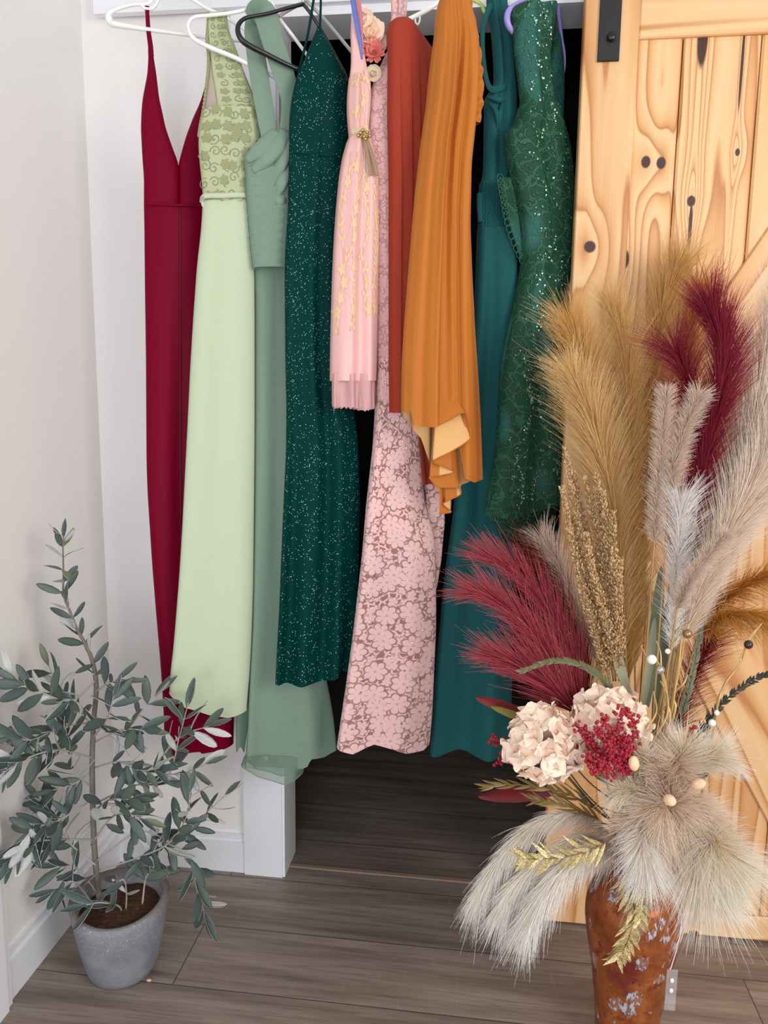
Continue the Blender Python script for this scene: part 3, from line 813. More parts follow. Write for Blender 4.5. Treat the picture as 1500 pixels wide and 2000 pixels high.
# --- 7 rust
mt = cloth('rust_crepe', C(156, 54, 34), rough=0.8, sheen=0.05, weave=1200, wb=0.0002, wr=0.001, wsc=(30, 3, 1))
pl = Pl(762, 500, 1.585, 0.8)
D = dress('rust_dress', 'rust orange one shoulder dress with vertical pleats, between pink lace and mustard', pl, 36)
def pleatf(s, q_):
    ph = ((s + 1) * 2.6 + 0.35 + .12 * np.sin(4 * s)) % 1.0
    return np.clip(q_ * 6 - .5, 0, 1) * 0.007 * (1 - ph) ** 1.5 * (s < .9) + 0.0
tube('gown_body', mt, D, pl, [(38, 768, 795), (42, 762, 799), (55, 759, 808), (80, 760, 826), (108, 761, 849), (216, 761, 856), (360, 764, 856), (500, 764, 852), (700, 764, 848), (806, 765, 850)], 0.024, pleatf,
     hem=lambda s: np.interp(s, [-1, -.55, -.45, 1], [0, 0, 6, 10]), n=200, dv=6)
tube('back_train', mt, D, pl, [(760, 790, 858), (860, 806, 858), (948, 818, 858)], 0.012, waves(.004, .006, 5), hem=lambda s: -4 * s * s, off0=0.022)

# --- 8 mustard
mt = cloth('mustard_satin', C(184, 108, 36), rough=0.6, sheen=0.05, weave=1200, wb=0.0002, wr=0.0022, wsc=(70, 3, 1), spec=0.25)
mtb = cloth('mustard_wrong_side', C(216, 168, 108), rough=0.7, wsc=(60, 4, 1))
pl = Pl(810, 500, 1.525, 0.42)
D = dress('mustard_dress', 'mustard yellow satin dress with deep folds and cascading ruffled hem', pl, 0)
def mfold(s, q_):
    s2 = s + .10 * np.sin(3.1 * s + .5) + .03 * q_
    w = np.sin(6.3 * s2 + 1.2) + 0.42 * np.sin(12.4 * s2 + 2.2 + .8 * q_) + .16 * np.sin(23 * s2 - q_)
    return np.clip(q_ * 5, 0.25, 1) * 0.0115 * w
hemf = lambda s: np.interp(s, [-1, -.86, -.80, -.5, -.34, .12, .28, .36, .60, 1], [-135, -132, -107, -104, -104, -132, -60, -6, 2, 0])
hemk = lambda s: np.interp(s, [-1, -.5, -.2, .1, .5, 1], [-135, -80, 0, 40, 10, 0])
tube('gown_body', mt, D, pl, [(-6, 862, 912), (12, 857, 917), (30, 854, 924), (80, 852, 936), (140, 846, 938), (224, 840, 934), (320, 828, 924), (440, 816, 922), (521, 810, 925), (643, 801, 931), (747, 794, 938), (816, 790, 942), (937, 788, 946)], 0.026, mfold, hem=hemf, hemb=hemk, n=240, dv=7, back_mat=mtb)
m = MB()
pth = [(838, 833, -.030, 0), (868, 818, -.036, 0), (893, 804, -.044, 0), (903, 853, -.046, 1), (868, 880, -.036, 1), (834, 899, -.028, 0), (858, 908, -.024, 0), (880, 920, -.022, 1), (856, 927, -.016, 0), (834, 930, -.012, 0), (846, 945, -.010, 0), (856, 951, -.010, 0), (893, 951, -.012, 1), (898, 966, -.004, 0), (866, 984, .004, 1), (884, 1001, .006, 0), (861, 1005, .010, 0)]
NP = 64; tt_ = np.linspace(0, len(pth) - 1, NP)
A = smooth_path(np.array([p_[:3] for p_ in pth], float), NP)
A = 0.5 * A + 0.5 * np.stack([np.interp(tt_, range(len(pth)), [p_[k] for p_ in pth]) for k in range(3)], 1)
NR = 14; Vs = []; Fs = []; Is = []; UVs = []
for i in range(NP):
    for j in range(NR + 1):
        f_ = j / NR; top = 770.0
        u = A[i, 0] * f_ + (868 + (A[i, 0] - 868) * .55) * (1 - f_)
        P_ = pl(u, top + (A[i, 1] - top) * f_, A[i, 2] * (.35 + .65 * f_))
        Vs.append(P_); UVs.append((i * .006, P_[2]))
for i in range(NP - 1):
    seg = pth[int(tt_[i])][3]
    for j in range(NR):
        Fs.append((i * (NR + 1) + j, i * (NR + 1) + j + 1, (i + 1) * (NR + 1) + j + 1, (i + 1) * (NR + 1) + j)); Is.append(seg)
mk('cascade_ruffle', np.array(Vs), Fs, [mt, mtb], D, uv=np.array(UVs), midx=Is)
m = MB(); P = np.array([Vs[i * (NR + 1) + NR] for i in range(NP)]); m.tube(P, 0.0012, 6); m.build('rolled_hem', mt, D)
# gathered shoulder edge
def gath(s, v): return 0.004 * np.sin(v / 5.2 + 1.3 * np.sin(3 * s) + .6 * np.sin(v / 11)) * (.4 + .6 * (s + 1) / 2)
tube('gathered_shoulder', mt, D, pl, [(-6, 896, 920), (30, 900, 927), (60, 905, 933), (100, 908, 940), (150, 912, 945), (200, 914, 945), (240, 914, 938)], 0.012, off0=0.006, n=80, dv=1.6, pleat=gath)

# --- 9 teal
mt = cloth('teal_viscose', C(20, 84, 86), rough=0.8, sheen=0.05, weave=1200, wb=0.0002, wr=0.0016, wsc=(30, 4, 1))
pl = Pl(945, 600, 1.765, 0.30)
D = dress('teal_dress', 'plain teal sleeveless dress with smocked waist, behind the mustard dress', pl, 0)
tube('bodice', mt, D, pl, [(-6, 952, 988), (22, 953, 990), (60, 961, 996), (84, 963, 1000), (130, 966, 1003), (168, 966, 1006), (190, 946, 1008), (215, 947, 1008), (336, 945, 1000), (364, 938, 998)], 0.022, waves(.004, .004, 7, 1.5), dv=5)
m = MB(); ribbon(m, pl, [(956, 14, -.014), (946, 36, -.018), (938, 66, -.018), (939, 120, -.018), (946, 168, -.020), (956, 184, -.024), (972, 180, -.026), (984, 172, -.018)], np.array([10, 10, 9, 8, 9, 12, 12, 8]), th=.002, nseg=50); m.build('armhole_band', mt, D)
m = MB()
for k, (a, b, c_) in enumerate((((946, 196), (965, 206), (984, 200)), ((950, 206), (962, 232), (966, 262)), ((974, 206), (968, 236), (968, 262)))):
    m.tube(smooth_path([pl(*a, -.02), pl(*b, -.03), pl(*c_, -.02)], 12), np.array([.002, .006, .002]), 8)
m.build('bust_gather', mt, D)
def smock(s, v): return 0.0035 * np.abs(np.sin(v / 4.6 * np.pi / 2 + 0.9 * np.sin(26 * s))) * (.6 + .4 * np.sin(40 * s))
tube('smocked_waist', mt, D, pl, [(358, 937, 1000), (400, 936, 1000), (452, 934, 1002)], 0.024, n=200, dv=1.2, pleat=smock)
tube('skirt', mt, D, pl, [(448, 933, 1003), (520, 930, 1008), (620, 925, 1010), (760, 910, 1010), (900, 893, 1008), (996, 885, 1006), (1115, 868, 1004), (1290, 851, 1000), (1447, 840, 996), (1466, 838, 996)], 0.03, waves(.003, .018, 6.0, 2.2, .5, pw=.8), hem=lambda s: 5 * np.sin(5 * s) - 2, n=160)
tube('peplum_tie', mt, D, pl, [(380, 929, 942), (410, 929, 942), (436, 931, 944)], 0.006, off0=-.01)

# --- 10 emerald sequin lace
q = Nt('green_sequin_lace'); uv = q.uv()
ds = q.n('VectorMath', {0: q.scale(uv, (1, 1, 1)), 1: q.n('VectorMath', {0: q.noise(uv, 26, 2, out=1), 3: 0.05}, operation='SCALE').outputs[0]}, operation='ADD').outputs[0]
ed = q.vor(ds, 34, 'DISTANCE_TO_EDGE', '2D').outputs['Distance']
cord = q.math('SUBTRACT', 1.0, q.step(ed, 0.05, 0.11))
rn = q.math('ABSOLUTE', q.math('SINE', q.math('MULTIPLY', q.vor(ds, 34, dim='2D').outputs['Distance'], 24.0)))
net = q.noise(uv, 700, 2)
patch = q.step(q.noise(q.scale(uv, (9, 4, 1)), 1.0, 1), 0.55, 0.62)
lc = q.math('MAXIMUM', cord, q.step(rn, 0.7, 0.9))
c = q.mix(net, C(14, 46, 34), C(28, 72, 54))
c = q.mix(patch, c, C(50, 108, 106))
c = q.mix(q.math('MULTIPLY', lc, 0.8), c, C(46, 98, 72))
q.p(Base_Color=c, Roughness=0.6)
q.b.inputs['Specular IOR Level'].default_value = 0.25
q.bump(q.math('ADD', lc, q.math('MULTIPLY', net, .4)), 0.0018)
mt = q.m
pl = Pl(1000, 600, 1.715, 0.85)
D = dress('sequin_lace_dress', 'forest green sequin lace dress with scalloped hem, beside the pine door', pl, 17)
ob_, fa = tube('skirt', mt, D, pl, [(500, 1027, 1108), (540, 1021, 1104), (573, 1014, 1102), (643, 998, 1102), (712, 984, 1102), (816, 978, 1102), (885, 971, 1102), (955, 958, 1102), (1000, 949, 1102)], 0.032,
     waves(.003, .010, 6.4, 1.2, .6), hem=lambda s: np.interp(s, [-1, -.6, -.1, .4, 1], [6, 12, 2, -14, -30]), n=160)
ob_, fb = tube('bodice', mt, D, pl, [(206, 1022, 1080), (222, 1017, 1086), (240, 1012, 1092), (258, 989, 1098), (280, 993, 1104), (308, 997, 1109), (378, 1013, 1115), (430, 1021, 1114), (504, 1027, 1110)], 0.030, waves(.004, .004, 6, .8), dv=5)
ob_, fc = tube('front_strap', mt, D, pl, [(8, 1012, 1080), (17, 1003, 1083), (40, 1006, 1078), (60, 1008, 1074), (112, 1012, 1068), (160, 1018, 1072), (196, 1022, 1077), (226, 1018, 1080)], 0.020, waves(.006, .004, 5, 0.4), dv=5)
tube('back_strap', mt, D, pl, [(10, 1078, 1090), (60, 1100, 1114), (112, 1094, 1118), (160, 1086, 1120), (226, 1078, 1118)], 0.012, off0=.03, dv=5)
tube('bodice_lining', plain('dark_green_lining', C(24, 60, 48), 0.8), D, pl, [(16, 1068, 1094), (60, 1066, 1112), (130, 1066, 1110), (200, 1072, 1106)], 0.006, off0=.055, dv=8)
tube('hem_underlay', mt, D, pl, [(985, 962, 1100), (1020, 968, 1085), (1058, 985, 1062)], 0.014, off0=.012, hem=lambda s: -14 * s * s)
tube('side_lace', mt, D, pl, [(344, 982, 1006), (380, 988, 1018), (420, 998, 1024), (470, 1014, 1030), (508, 1026, 1036)], 0.004, off0=.014, dv=5)
m = MB()
def rings(path, n, R, off):
    P = smooth_path([pl(u, v, off) for u, v in path], n)
    for p_ in P:
        a = np.linspace(0, 2 * np.pi, 13); X = np.cross(pl.n, [0, 0, 1.0])
        loop = p_ + R * (np.cos(a)[:, None] * X + np.sin(a)[:, None] * np.array([0, 0, 1.0]))
        m.tube(loop, 0.0010, 5, cap=False)
trim_mat = plain('green_lace_cord', C(44, 94, 72), 0.6)
rings([(982, 346), (985, 370), (990, 395), (994, 420), (1001, 450), (1012, 480), (1025, 506)], 15, 0.0085, .008)
m.build('scalloped_lace_trim', trim_mat, D)
m = MB()
rings([(950, 1006), (966, 1011), (987, 1012), (1021, 1002), (1056, 984), (1092, 966)], 17, 0.0085, -.022)
m.build('scalloped_lace_trim', trim_mat, D)
m = MB()
for f_, n_ in ((fa, 620), (fb, 200), (fc, 130)):
    for k in range(n_):
        # sequins run along curling bands
        t = r_.random(); b = r_.choice((-.55, .1, .5)); s0 = b + .16 * math.sin(18 * t + b * 5) + r_.gauss(0, .04) if r_.random() < .75 else r_.uniform(-.9, .9)
        disc(m, f_(max(-.95, min(.95, s0)), t * .98, .0022), -pl.n, r_.uniform(.0015, .0027), .5)
sq = m.build('sequins', plain('green_sequin', C(150, 196, 170), 0.18, metal=0.75, var=.3, vs=400), D); sq['kind'] = 'stuff'

# ------------------------------------------------------------------ hangers
white_pl = plain('white_plastic', C(240, 240, 238), 0.35)
black_pl = plain('black_plastic', C(22, 22, 24), 0.25)


def hanger(label, pl, loops, mat, hook, r=0.0036, off=0.0):
    (hu, hv) = hook
    h = thing('clothes_hanger', label, 'hanger', pl(hu, hv, off), 'hangers on the rail')
    m = MB()
    for lp in loops:
        rr = np.array(lp[1]) * r if isinstance(lp, tuple) else r
        path = lp[0] if isinstance(lp, tuple) else lp
        m.tube(smooth_path([pl(a[0], a[1], off + (a[2] if len(a) > 2 else 0)) for a in path], 60), rr, 8)
    m.build('hanger_frame', mat, h)
    m = MB(); p0 = pl(hu, hv, off); zt = rz + 0.045
    P = [p0, p0 + [0, 0, .03], [p0[0], p0[1] * .6 + 1.74 * .4, zt - .01], [p0[0], 1.738, zt + .01], [p0[0], 1.752, zt - .012]]
    m.tube(smooth_path(P, 20), 0.0018, 8)
    m.build('hook', plain('steel_hook', C(170, 172, 175), 0.3, metal=.9), h)
    return h


plh = Pl(215, 30, 1.59, 0.55)
hanger('white plastic hanger at the far left holding the burgundy gown', plh, [([(300, -4), (288, 8), (262, 9), (236, 15), (218, 23), (212, 31), (215, 42), (226, 48), (290, 58), (370, 69), (440, 78), (478, 78), (482, 62), (440, 34), (400, 14), (374, -2), (340, -14)], [1, 1, 1, 1.2, 2.0, 2.2, 1.5, 1, 1, 1, 1, 1, 1, 1]), [(276, 10), (284, 17), (296, 17), (304, 10), (310, -2)]], white_pl, (320, -12))
plh = Pl(370, 40, 1.555, 0.62)
hanger('white plastic hanger holding the pale sage lace gown', plh, [([(530, 2), (500, 12), (460, 24), (412, 30), (382, 33), (370, 42), (368, 56), (375, 72), (392, 84), (420, 97), (460, 113), (500, 133), (543, 153), (600, 172), (640, 176), (636, 158), (606, 116), (575, 74), (543, 32), (530, 2)], [1, 1, 1, 1, 1.2, 1.3, 1.3, 1, 1, 1, 1])], white_pl, (530, 2))
plh = Pl(470, 50, 1.565, 0.62)
hanger('black plastic hanger with rounded end holding the dusty sage gown', plh, [([(592, 8), (560, 16), (525, 26), (498, 31), (478, 36), (466, 48), (465, 64), (474, 80), (492, 92), (520, 106), (565, 128), (620, 150), (668, 160), (676, 150), (650, 100), (625, 55), (605, 24), (592, 8)], [1, 1, 1, 1.1, 1.4, 1.6, 1.5, 1.3, 1, 1, 1, 1, 1])], black_pl, (592, 8))
plh = Pl(600, 50, 1.66, 0.5)
hanger('grey hanger above the emerald glitter gown', plh, [[(598, 0), (640, 45), (688, 103), (702, 122)], [(598, 0), (585, 8), (560, 22), (545, 32)]], plain('grey_plastic', C(176, 174, 172), 0.4), (598, 0))
plh = Pl(800, 36, 1.60, 0.3)
hanger('white hanger sloping between the rust and mustard dresses', plh, [([(772, 50), (796, 39), (830, 22), (868, -2), (890, -10), (905, 4), (918, 14)], [1.3, 1.3, 1.4, 1.4, 1.3]), ([(819, 24), (820, 38), (817, 47), (812, 46), (811, 38)], [.55, .55])], white_pl, (890, -10))
plh = Pl(935, 10, 1.79, 0.25)
hanger('lime green hanger peeking out beside the teal dress', plh, [([(905, -8), (930, 2), (942, 12), (946, 22), (960, 34), (990, 40)], [1.2, 1.2, 1.4, 1.2])], plain('lime_plastic', C(196, 214, 120), 0.4), (912, -6))
plh = Pl(1000, 40, 1.715, 0.85)
hanger('lilac plastic hanger inside the forest green sequin dress', plh, [([(1050, -12), (1020, 2), (1000, 14), (992, 26), (991, 42), (998, 58), (1016, 76), (1040, 104), (1064, 126, .02), (1084, 144, .03), (1100, 156, .03), (1112, 140, .02), (1116, 104, .02), (1110, 66, .02), (1098, 28, .01), (1086, -6), (1050, -12)], [1, 1.2, 1.7, 1.9, 1.7, 1.2, 1, 1.2, 1.3, 1, .9, 1.2, 1.3, 1.2])], plain('lilac_plastic', C(160, 146, 214), 0.35), (1060, -14))

# ------------------------------------------------------------------ vase
VY = 1.38
FW = -ROT[:, 2]
R_ = random.Random(11)


def px3(u, v, y=VY): return at(u, v, y)


vprof = []
vc = px3(1233, 1850); vx = float(vc[0])
for v, hw in ((1690, 45), (1700, 46), (1712, 54), (1730, 76), (1750, 86), (1772, 91), (1800, 91.5), (1830, 87), (1850, 83), (1880, 77), (1900, 73), (1950, 66), (2000, 60), (2040, 58), (2056, 60)):
    p = px3(1233, v); dep = float((p - EYE) @ FW)
    vprof.append((hw / FPX * dep, float(p[2])))
z_top = vprof[0][1]; z_bot = vprof[-1][1]
vprof = [(r, max(0.0, (z - z_bot) / (z_top - z_bot) * z_top)) for r, z in vprof]
prof = [(0.0, 0.0)] + [(vprof[-1][0] * .96, 0.0)] + vprof[::-1]
rt, zt_ = vprof[0]
prof += [(rt * 1.0, zt_ + .02), (rt * 1.05, zt_ + .045), (rt * 1.16, zt_ + .055), (rt * 1.15, zt_ + .059), (rt * 1.0, zt_ + .05), (rt * .93, zt_ + .02), (rt * .9, zt_ - .01), (vprof[3][0] * .9, vprof[3][1] - .01), (vprof[6][0] * .94, vprof[6][1]), (vprof[10][0] * .9, vprof[10][1]), (vprof[-1][0] * .85, .01), (0, .01)]
ctrl = smooth_path(np.array(prof[2:18]), 60)
prof = prof[:2] + [tuple(x) for x in ctrl] + prof[18:]
V, F = lathe(prof, vx, VY, 72)
MOUTH = np.array([vx, VY, zt_ + .04])
q = Nt('mottled_copper'); o_ = q.ob()
n1 = q.noise(o_, 16, 5, .65); n2 = q.noise(o_, 60, 4, .7); n3 = q.noise(o_, 9, 2)
c = q.ramp(n1, [(0.3, C(96, 44, 26)), (0.45, C(150, 78, 36)), (0.6, C(176, 104, 52)), (0.8, C(140, 62, 36))])
c = q.mix(q.math('MULTIPLY', q.step(n2, .5, .62), q.step(n1, .45, .6)), c, C(122, 34, 28))
c = q.mix(q.math('MULTIPLY', q.step(n3, .56, .66), .75), c, C(108, 24, 44))
vo = q.vor(q.scale(o_, (1, 1, .8)), 24.0, rnd=.85)
spot = q.math('SUBTRACT', 1.0, q.step(q.math('ADD', vo.outputs['Distance'], q.math('MULTIPLY', q.math('SUBTRACT', q.noise(q.scale(o_, (1, 1, .5), (0, .5, 0)), 130, 2), .5), .7)), .27, .34))
flk = q.step(q.noise(q.scale(o_, (1.6, 1.6, .7), (0, .6, 0)), 110, 2), .50, .56)
c = q.mix(q.math('MULTIPLY', spot, q.math('ADD', .15, q.math('MULTIPLY', flk, .85))), c, C(190, 200, 212))
q.p(Base_Color=c, Roughness=q.math('ADD', .22, q.math('MULTIPLY', n2, .2)), Metallic=.35)
q.bump(q.math('ADD', n2, q.math('MULTIPLY', spot, .8)), .0006)
vase = thing('vase', 'tall copper vase mottled rust and purple with pale blue flecks', 'vase', (vx, VY, 0))
mk('vase_body', V, F, q.m, vase)
# price-tag string and clear tag hanging on its right side
clear = plain('clear_tag_plastic', C(225, 225, 228), .1, Alpha=.16)
m = MB(); m.tube(smooth_path([px3(1316, 1700, 1.36), px3(1314, 1735, 1.325), px3(1324, 1770, 1.31), px3(1331, 1795, 1.315), px3(1326, 1835, 1.31), px3(1312, 1885, 1.31), px3(1308, 1893, 1.305)], 40), .0011, 6)
m.build('tag_string', plain('white_tag_string', C(220, 214, 214), .4), vase)
ta, tb = px3(1303, 1893, 1.305), px3(1318, 1974, 1.305)
m = MB(); m.box((ta[0], 1.304, tb[2]), (tb[0], 1.306, ta[2])); tg = m.build('clear_tag', clear, vase, smooth=False)
m = MB()
for z in (.25, .5): m.ball((ta[0] * .5 + tb[0] * .5, 1.303, ta[2] + (tb[2] - ta[2]) * z), (.004, .001, .005))
m.build('tag_clip', plain('clear_clip', C(230, 230, 232), .2), tg)


# ------------------------------------------------------------------ feathery plumes
def hairs(P, n, L, ang, curl, grav, seed, t0=0.0, t1=1.0, w=.00045, segs=5, flat=1.0, bias=None, jit=.25, dens=1.0):
    g = np.random.default_rng(seed)
    T, N, B = frames(P)
    t = t0 + (t1 - t0) * g.uniform(0, 1, n) ** dens; x = t * (len(P) - 1); i = np.clip(x.astype(int), 0, len(P) - 2); f = (x - i)[:, None]
    p0 = P[i] * (1 - f) + P[i + 1] * f
    tn = T[i]; ph = g.uniform(0, 2 * np.pi, n)
    r = N[i] * np.cos(ph)[:, None] + B[i] * np.sin(ph)[:, None]
    r = r * np.array([1, flat, 1])
    if bias is not None: r = r + np.array(bias)
    r /= np.linalg.norm(r, axis=1)[:, None] + 1e-9
    a = ang * (1 + jit * g.normal(0, 1, n))[:, None]
    d = tn * np.cos(a) + r * np.sin(a)
    Ln = (L(t) if callable(L) else L) * (1 + .22 * g.normal(0, 1, n)); Ln = np.clip(Ln, .004, None)[:, None]
    s = np.linspace(0, 1, segs + 1)
    rnd = g.normal(0, .05, (n, 3))
    pts = p0[:, None] + Ln[:, None] * (d[:, None] * s[None, :, None] + (s ** 2)[None, :, None] * ((r * curl + rnd)[:, None] + np.array([0, 0, -grav])))
    e1 = np.cross(d, g.normal(0, 1, (n, 3))); e1 /= np.linalg.norm(e1, axis=1)[:, None] + 1e-9; e2 = np.cross(d, e1)
    wr = w * (1 - .75 * s)
    an = np.arange(3) * 2 * np.pi / 3
    ring = e1[:, None] * np.cos(an)[None, :, None] + e2[:, None] * np.sin(an)[None, :, None]
    V = pts[:, :, None] + ring[:, None] * wr[None, :, None, None]
    V = V.reshape(-1, 3)
    b = np.arange(n)[:, None, None] * (segs + 1) * 3 + np.arange(segs)[None, :, None] * 3
    j = np.arange(3)[None, None, :]; j2 = (j + 1) % 3
    F = np.stack([b + j, b + j2, b + 3 + j2, b + 3 + j], -1).reshape(-1, 4)
    uv = np.broadcast_to(np.stack([np.broadcast_to(s, (n, segs + 1)), np.broadcast_to(g.uniform(0, 1, n)[:, None], (n, segs + 1))], -1)[:, :, None], (n, segs + 1, 3, 2)).reshape(-1, 2)
    return V, F, uv


def hair2(name, root, mid, tip, var=.18, rough=.6):
    """colour runs from root to tip of each hair, each hair a little different"""
    q = Nt(name); sp = q.n('SeparateXYZ', {0: q.uv()})
    c = q.ramp(sp.outputs[0], [(0.0, root), (.4, mid), (1.0, tip)])
    c = q.mix(q.math('MULTIPLY', sp.outputs[1], var * .8), c, tuple(x * .6 for x in mid[:3]) + (1,))
    q.p(Base_Color=c, Roughness=rough); q.b.inputs['Specular IOR Level'].default_value = .2
    tr = q.n('BsdfTranslucent', {'Color': c}); mx = q.n('MixShader', {0: .25, 1: q.b.outputs[0], 2: tr.outputs[0]})
    q.t.links.new(mx.outputs[0], q.t.nodes['Material Output'].inputs[0])
    return q.m


H = dict(
    gold=hair2('golden_hair', C(222, 166, 84), C(244, 198, 116), C(252, 216, 146)),
    gold2=hair2('honey_hair', C(226, 172, 92), C(248, 206, 128), C(254, 224, 158)),
    gold3=hair2('dull_gold_hair', C(206, 148, 74), C(230, 180, 104), C(240, 200, 132)),
    ochre=hair2('ochre_hair', C(200, 130, 48), C(222, 156, 70), C(230, 176, 96)),
    pale=hair2('pale_gold_hair', C(220, 172, 98), C(242, 204, 136), C(250, 222, 164)),
    burg=hair2('burgundy_hair', C(110, 14, 32), C(150, 36, 56), C(168, 58, 76)),
    rose=hair2('rose_burgundy_hair', C(136, 34, 52), C(190, 72, 88), C(206, 104, 108)),
    russet=hair2('russet_hair', C(96, 22, 20), C(130, 44, 32), C(150, 64, 48)),
    cream=hair2('cream_hair', C(255, 228, 200), C(255, 238, 218), C(255, 246, 234), .03),
    white=hair2('white_hair', C(244, 236, 230), C(254, 250, 246), C(255, 254, 252), .08),
    droop=hair2('ivory_hair', C(255, 238, 212), C(255, 248, 234), C(255, 253, 252), .03),
    tuft=hair2('yellow_cream_hair', C(252, 222, 160), C(255, 242, 212), C(255, 252, 246), .04),
    beige=hair2('beige_hair', C(214, 180, 144), C(246, 222, 196), C(255, 242, 226), .15),
    grey=hair2('taupe_hair', C(200, 170, 148), C(234, 210, 190), C(248, 232, 218), .15))
stem_tan = plain('dry_stem', C(168, 140, 92), .6, var=.15, vs=90)
stem_green = plain('olive_stem', C(98, 98, 66), .6, var=.15, vs=90)
MIN_ = [0]


def vase_stem(base, first, along=None, r=.0018, mat=None, parent=None, name='stem'):
    MIN_[0] += 1
    a = MIN_[0] * 2.4; rr = .03 * math.sqrt((MIN_[0] * .37) % 1.0)
    foot = np.array([vx + .6 * rr * math.cos(a + 2), VY + .6 * rr * math.sin(a + 2), .10 + .05 * ((MIN_[0] * .61) % 1)])
    mo = MOUTH + np.array([rr * math.cos(a), rr * math.sin(a), 0])
    pts = [foot, mo, mo * .5 + np.asarray(base) * .5 + np.array([0, 0, .0]), base] + (list(along) if along is not None else [])
    m = MB(); m.tube(smooth_path(np.array(pts), 50), [r, r, r * .8, r * .4], 6)
    return m.build(name, mat or stem_tan, parent)


def spine(pts, n=60): return smooth_path(np.array([px3(*p) for p in pts]), n)


def plume(name, label, cat, pts, n, L, ang, mat, curl=.25, grav=0.0, group=None, w=.00045, seed=None, smat=None, stem=True, **kw):
    P = spine(pts)
    t = thing(name, label, cat, P[0], group)
    V, F, uv = hairs(P, n, L, ang, curl, grav, seed or R_.randint(1, 9999), w=w, **kw)
    mk('plume', V, F, mat, t, uv=uv)
    if stem: vase_stem(P[0], None, P[5::6], mat=smat or stem_tan, parent=t)
    return t


def lp(a, b, c_=None):
    """length profile over the spine"""
    xs = [0, .5, 1] if c_ is not None else [0, 1]; ys = [a, b, c_] if c_ is not None else [a, b]
    return lambda t: np.interp(t, xs, ys)


GP = 'golden pampas plumes in the vase'
plume('pampas_plume', 'golden pampas plume leaning furthest left over the green sequin dress', 'dried grass', [(1215, 1330, 1.44), (1206, 1150, 1.47), (1182, 960, 1.5), (1150, 800, 1.52), (1140, 715, 1.53), (1120, 645, 1.52)], 3000, lp(.08, .12, .075), .36, H['gold'], .20, .02, GP, w=.0005, jit=.3)
plume('pampas_plume', 'golden pampas plume standing tall left of centre against the door', 'dried grass', [(1228, 1330, 1.46), (1236, 1150, 1.5), (1232, 950, 1.54), (1228, 800, 1.57), (1222, 700, 1.58), (1200, 610, 1.58)], 2600, lp(.08, .105, .075), .30, H['gold2'], .16, .0, GP, w=.0005, jit=.3)
plume('pampas_plume', 'golden pampas plume reaching highest on the door, tip leaning right', 'dried grass', [(1240, 1300, 1.5), (1256, 1050, 1.55), (1270, 850, 1.6), (1280, 700, 1.62), (1296, 600, 1.63), (1318, 535, 1.63)], 2600, lp(.08, .105, .08), .28, H['gold3'], .14, .0, GP, w=.0005, jit=.3)
plume('pampas_plume', 'pale golden pampas plume in front of the leftmost golden one, shorter', 'dried grass', [(1222, 1250, 1.39), (1208, 1080, 1.41), (1185, 930, 1.42), (1155, 820, 1.42), (1120, 740, 1.41)], 2200, lp(.06, .11, .065), .32, H['pale'], .2, .03, GP, w=.0005, jit=.3)
plume('pampas_plume', 'ochre pampas plume behind the burgundy one, tip spreading right', 'dried grass', [(1310, 1100, 1.55), (1325, 900, 1.6), (1342, 750, 1.64), (1350, 640, 1.655), (1362, 570, 1.655)], 1300, lp(.05, .08, .075), .5, H['ochre'], .2, .0, GP, w=.0006)
plume('pampas_plume', 'ochre pampas plume low at the right edge, upper of two', 'dried grass', [(1372, 1215, 1.42), (1410, 1175, 1.41), (1450, 1145, 1.40), (1500, 1122, 1.39)], 900, .05, .6, H['ochre'], .2, .25, GP, w=.0005)
plume('pampas_plume', 'ochre pampas plume low at the right edge, lower one with drooping hairs', 'dried grass', [(1372, 1240, 1.38), (1405, 1208, 1.36), (1450, 1200, 1.34), (1496, 1204, 1.33)], 900, .055, .6, H['ochre'], .1, .55, GP, w=.0005)
BP = 'burgundy pampas plumes in the vase'
plume('pampas_plume', 'burgundy pampas plume standing high on the right, tip leaning left', 'dried grass', [(1330, 1150, 1.37), (1352, 1020, 1.37), (1382, 880, 1.37), (1410, 760, 1.37), (1412, 680, 1.37), (1392, 612, 1.36)], 3200, lp(.06, .085, .07), .32, H['burg'], .15, 0, BP, w=.0006)
plume('pampas_plume', 'burgundy pampas plume with loose hairs bending left, beside the tall burgundy one', 'dried grass', [(1335, 1150, 1.39), (1356, 960, 1.39), (1362, 850, 1.39), (1345, 750, 1.39), (1322, 690, 1.39)], 1500, lp(.04, .075, .075), .40, H['burg'], .3, .05, BP)
plume('pampas_plume', 'dark burgundy plume low on the right behind the twisted twig', 'dried grass', [(1315, 1440, 1.44), (1335, 1370, 1.45), (1362, 1300, 1.46), (1398, 1240, 1.47)], 900, .06, .5, H['burg'], .2, .05, BP)
plume('pampas_plume', 'rose burgundy fan plume sweeping far left, lowest frond', 'dried grass', [(1135, 1400, 1.34), (1085, 1350, 1.33), (1030, 1310, 1.32), (975, 1285, 1.31)], 700, lp(.13, .105, .055), .22, H['rose'], .06, .06, BP, w=.0007, flat=.4, jit=.4)
plume('pampas_plume', 'rose burgundy fan plume sweeping left with its tip bent over', 'dried grass', [(1138, 1400, 1.36), (1090, 1310, 1.35), (1035, 1230, 1.34), (980, 1180, 1.33), (935, 1160, 1.32)], 760, lp(.13, .105, .055), .20, H['rose'], .06, .10, BP, w=.0007, flat=.4, jit=.4)
plume('pampas_plume', 'rose burgundy fan plume, the upper frond beside the sorghum heads', 'dried grass', [(1142, 1400, 1.38), (1115, 1290, 1.38), (1070, 1190, 1.38), (1010, 1120, 1.37), (960, 1090, 1.36)], 800, lp(.13, .105, .055), .20, H['rose'], .06, .05, BP, w=.0007, flat=.4, jit=.4)
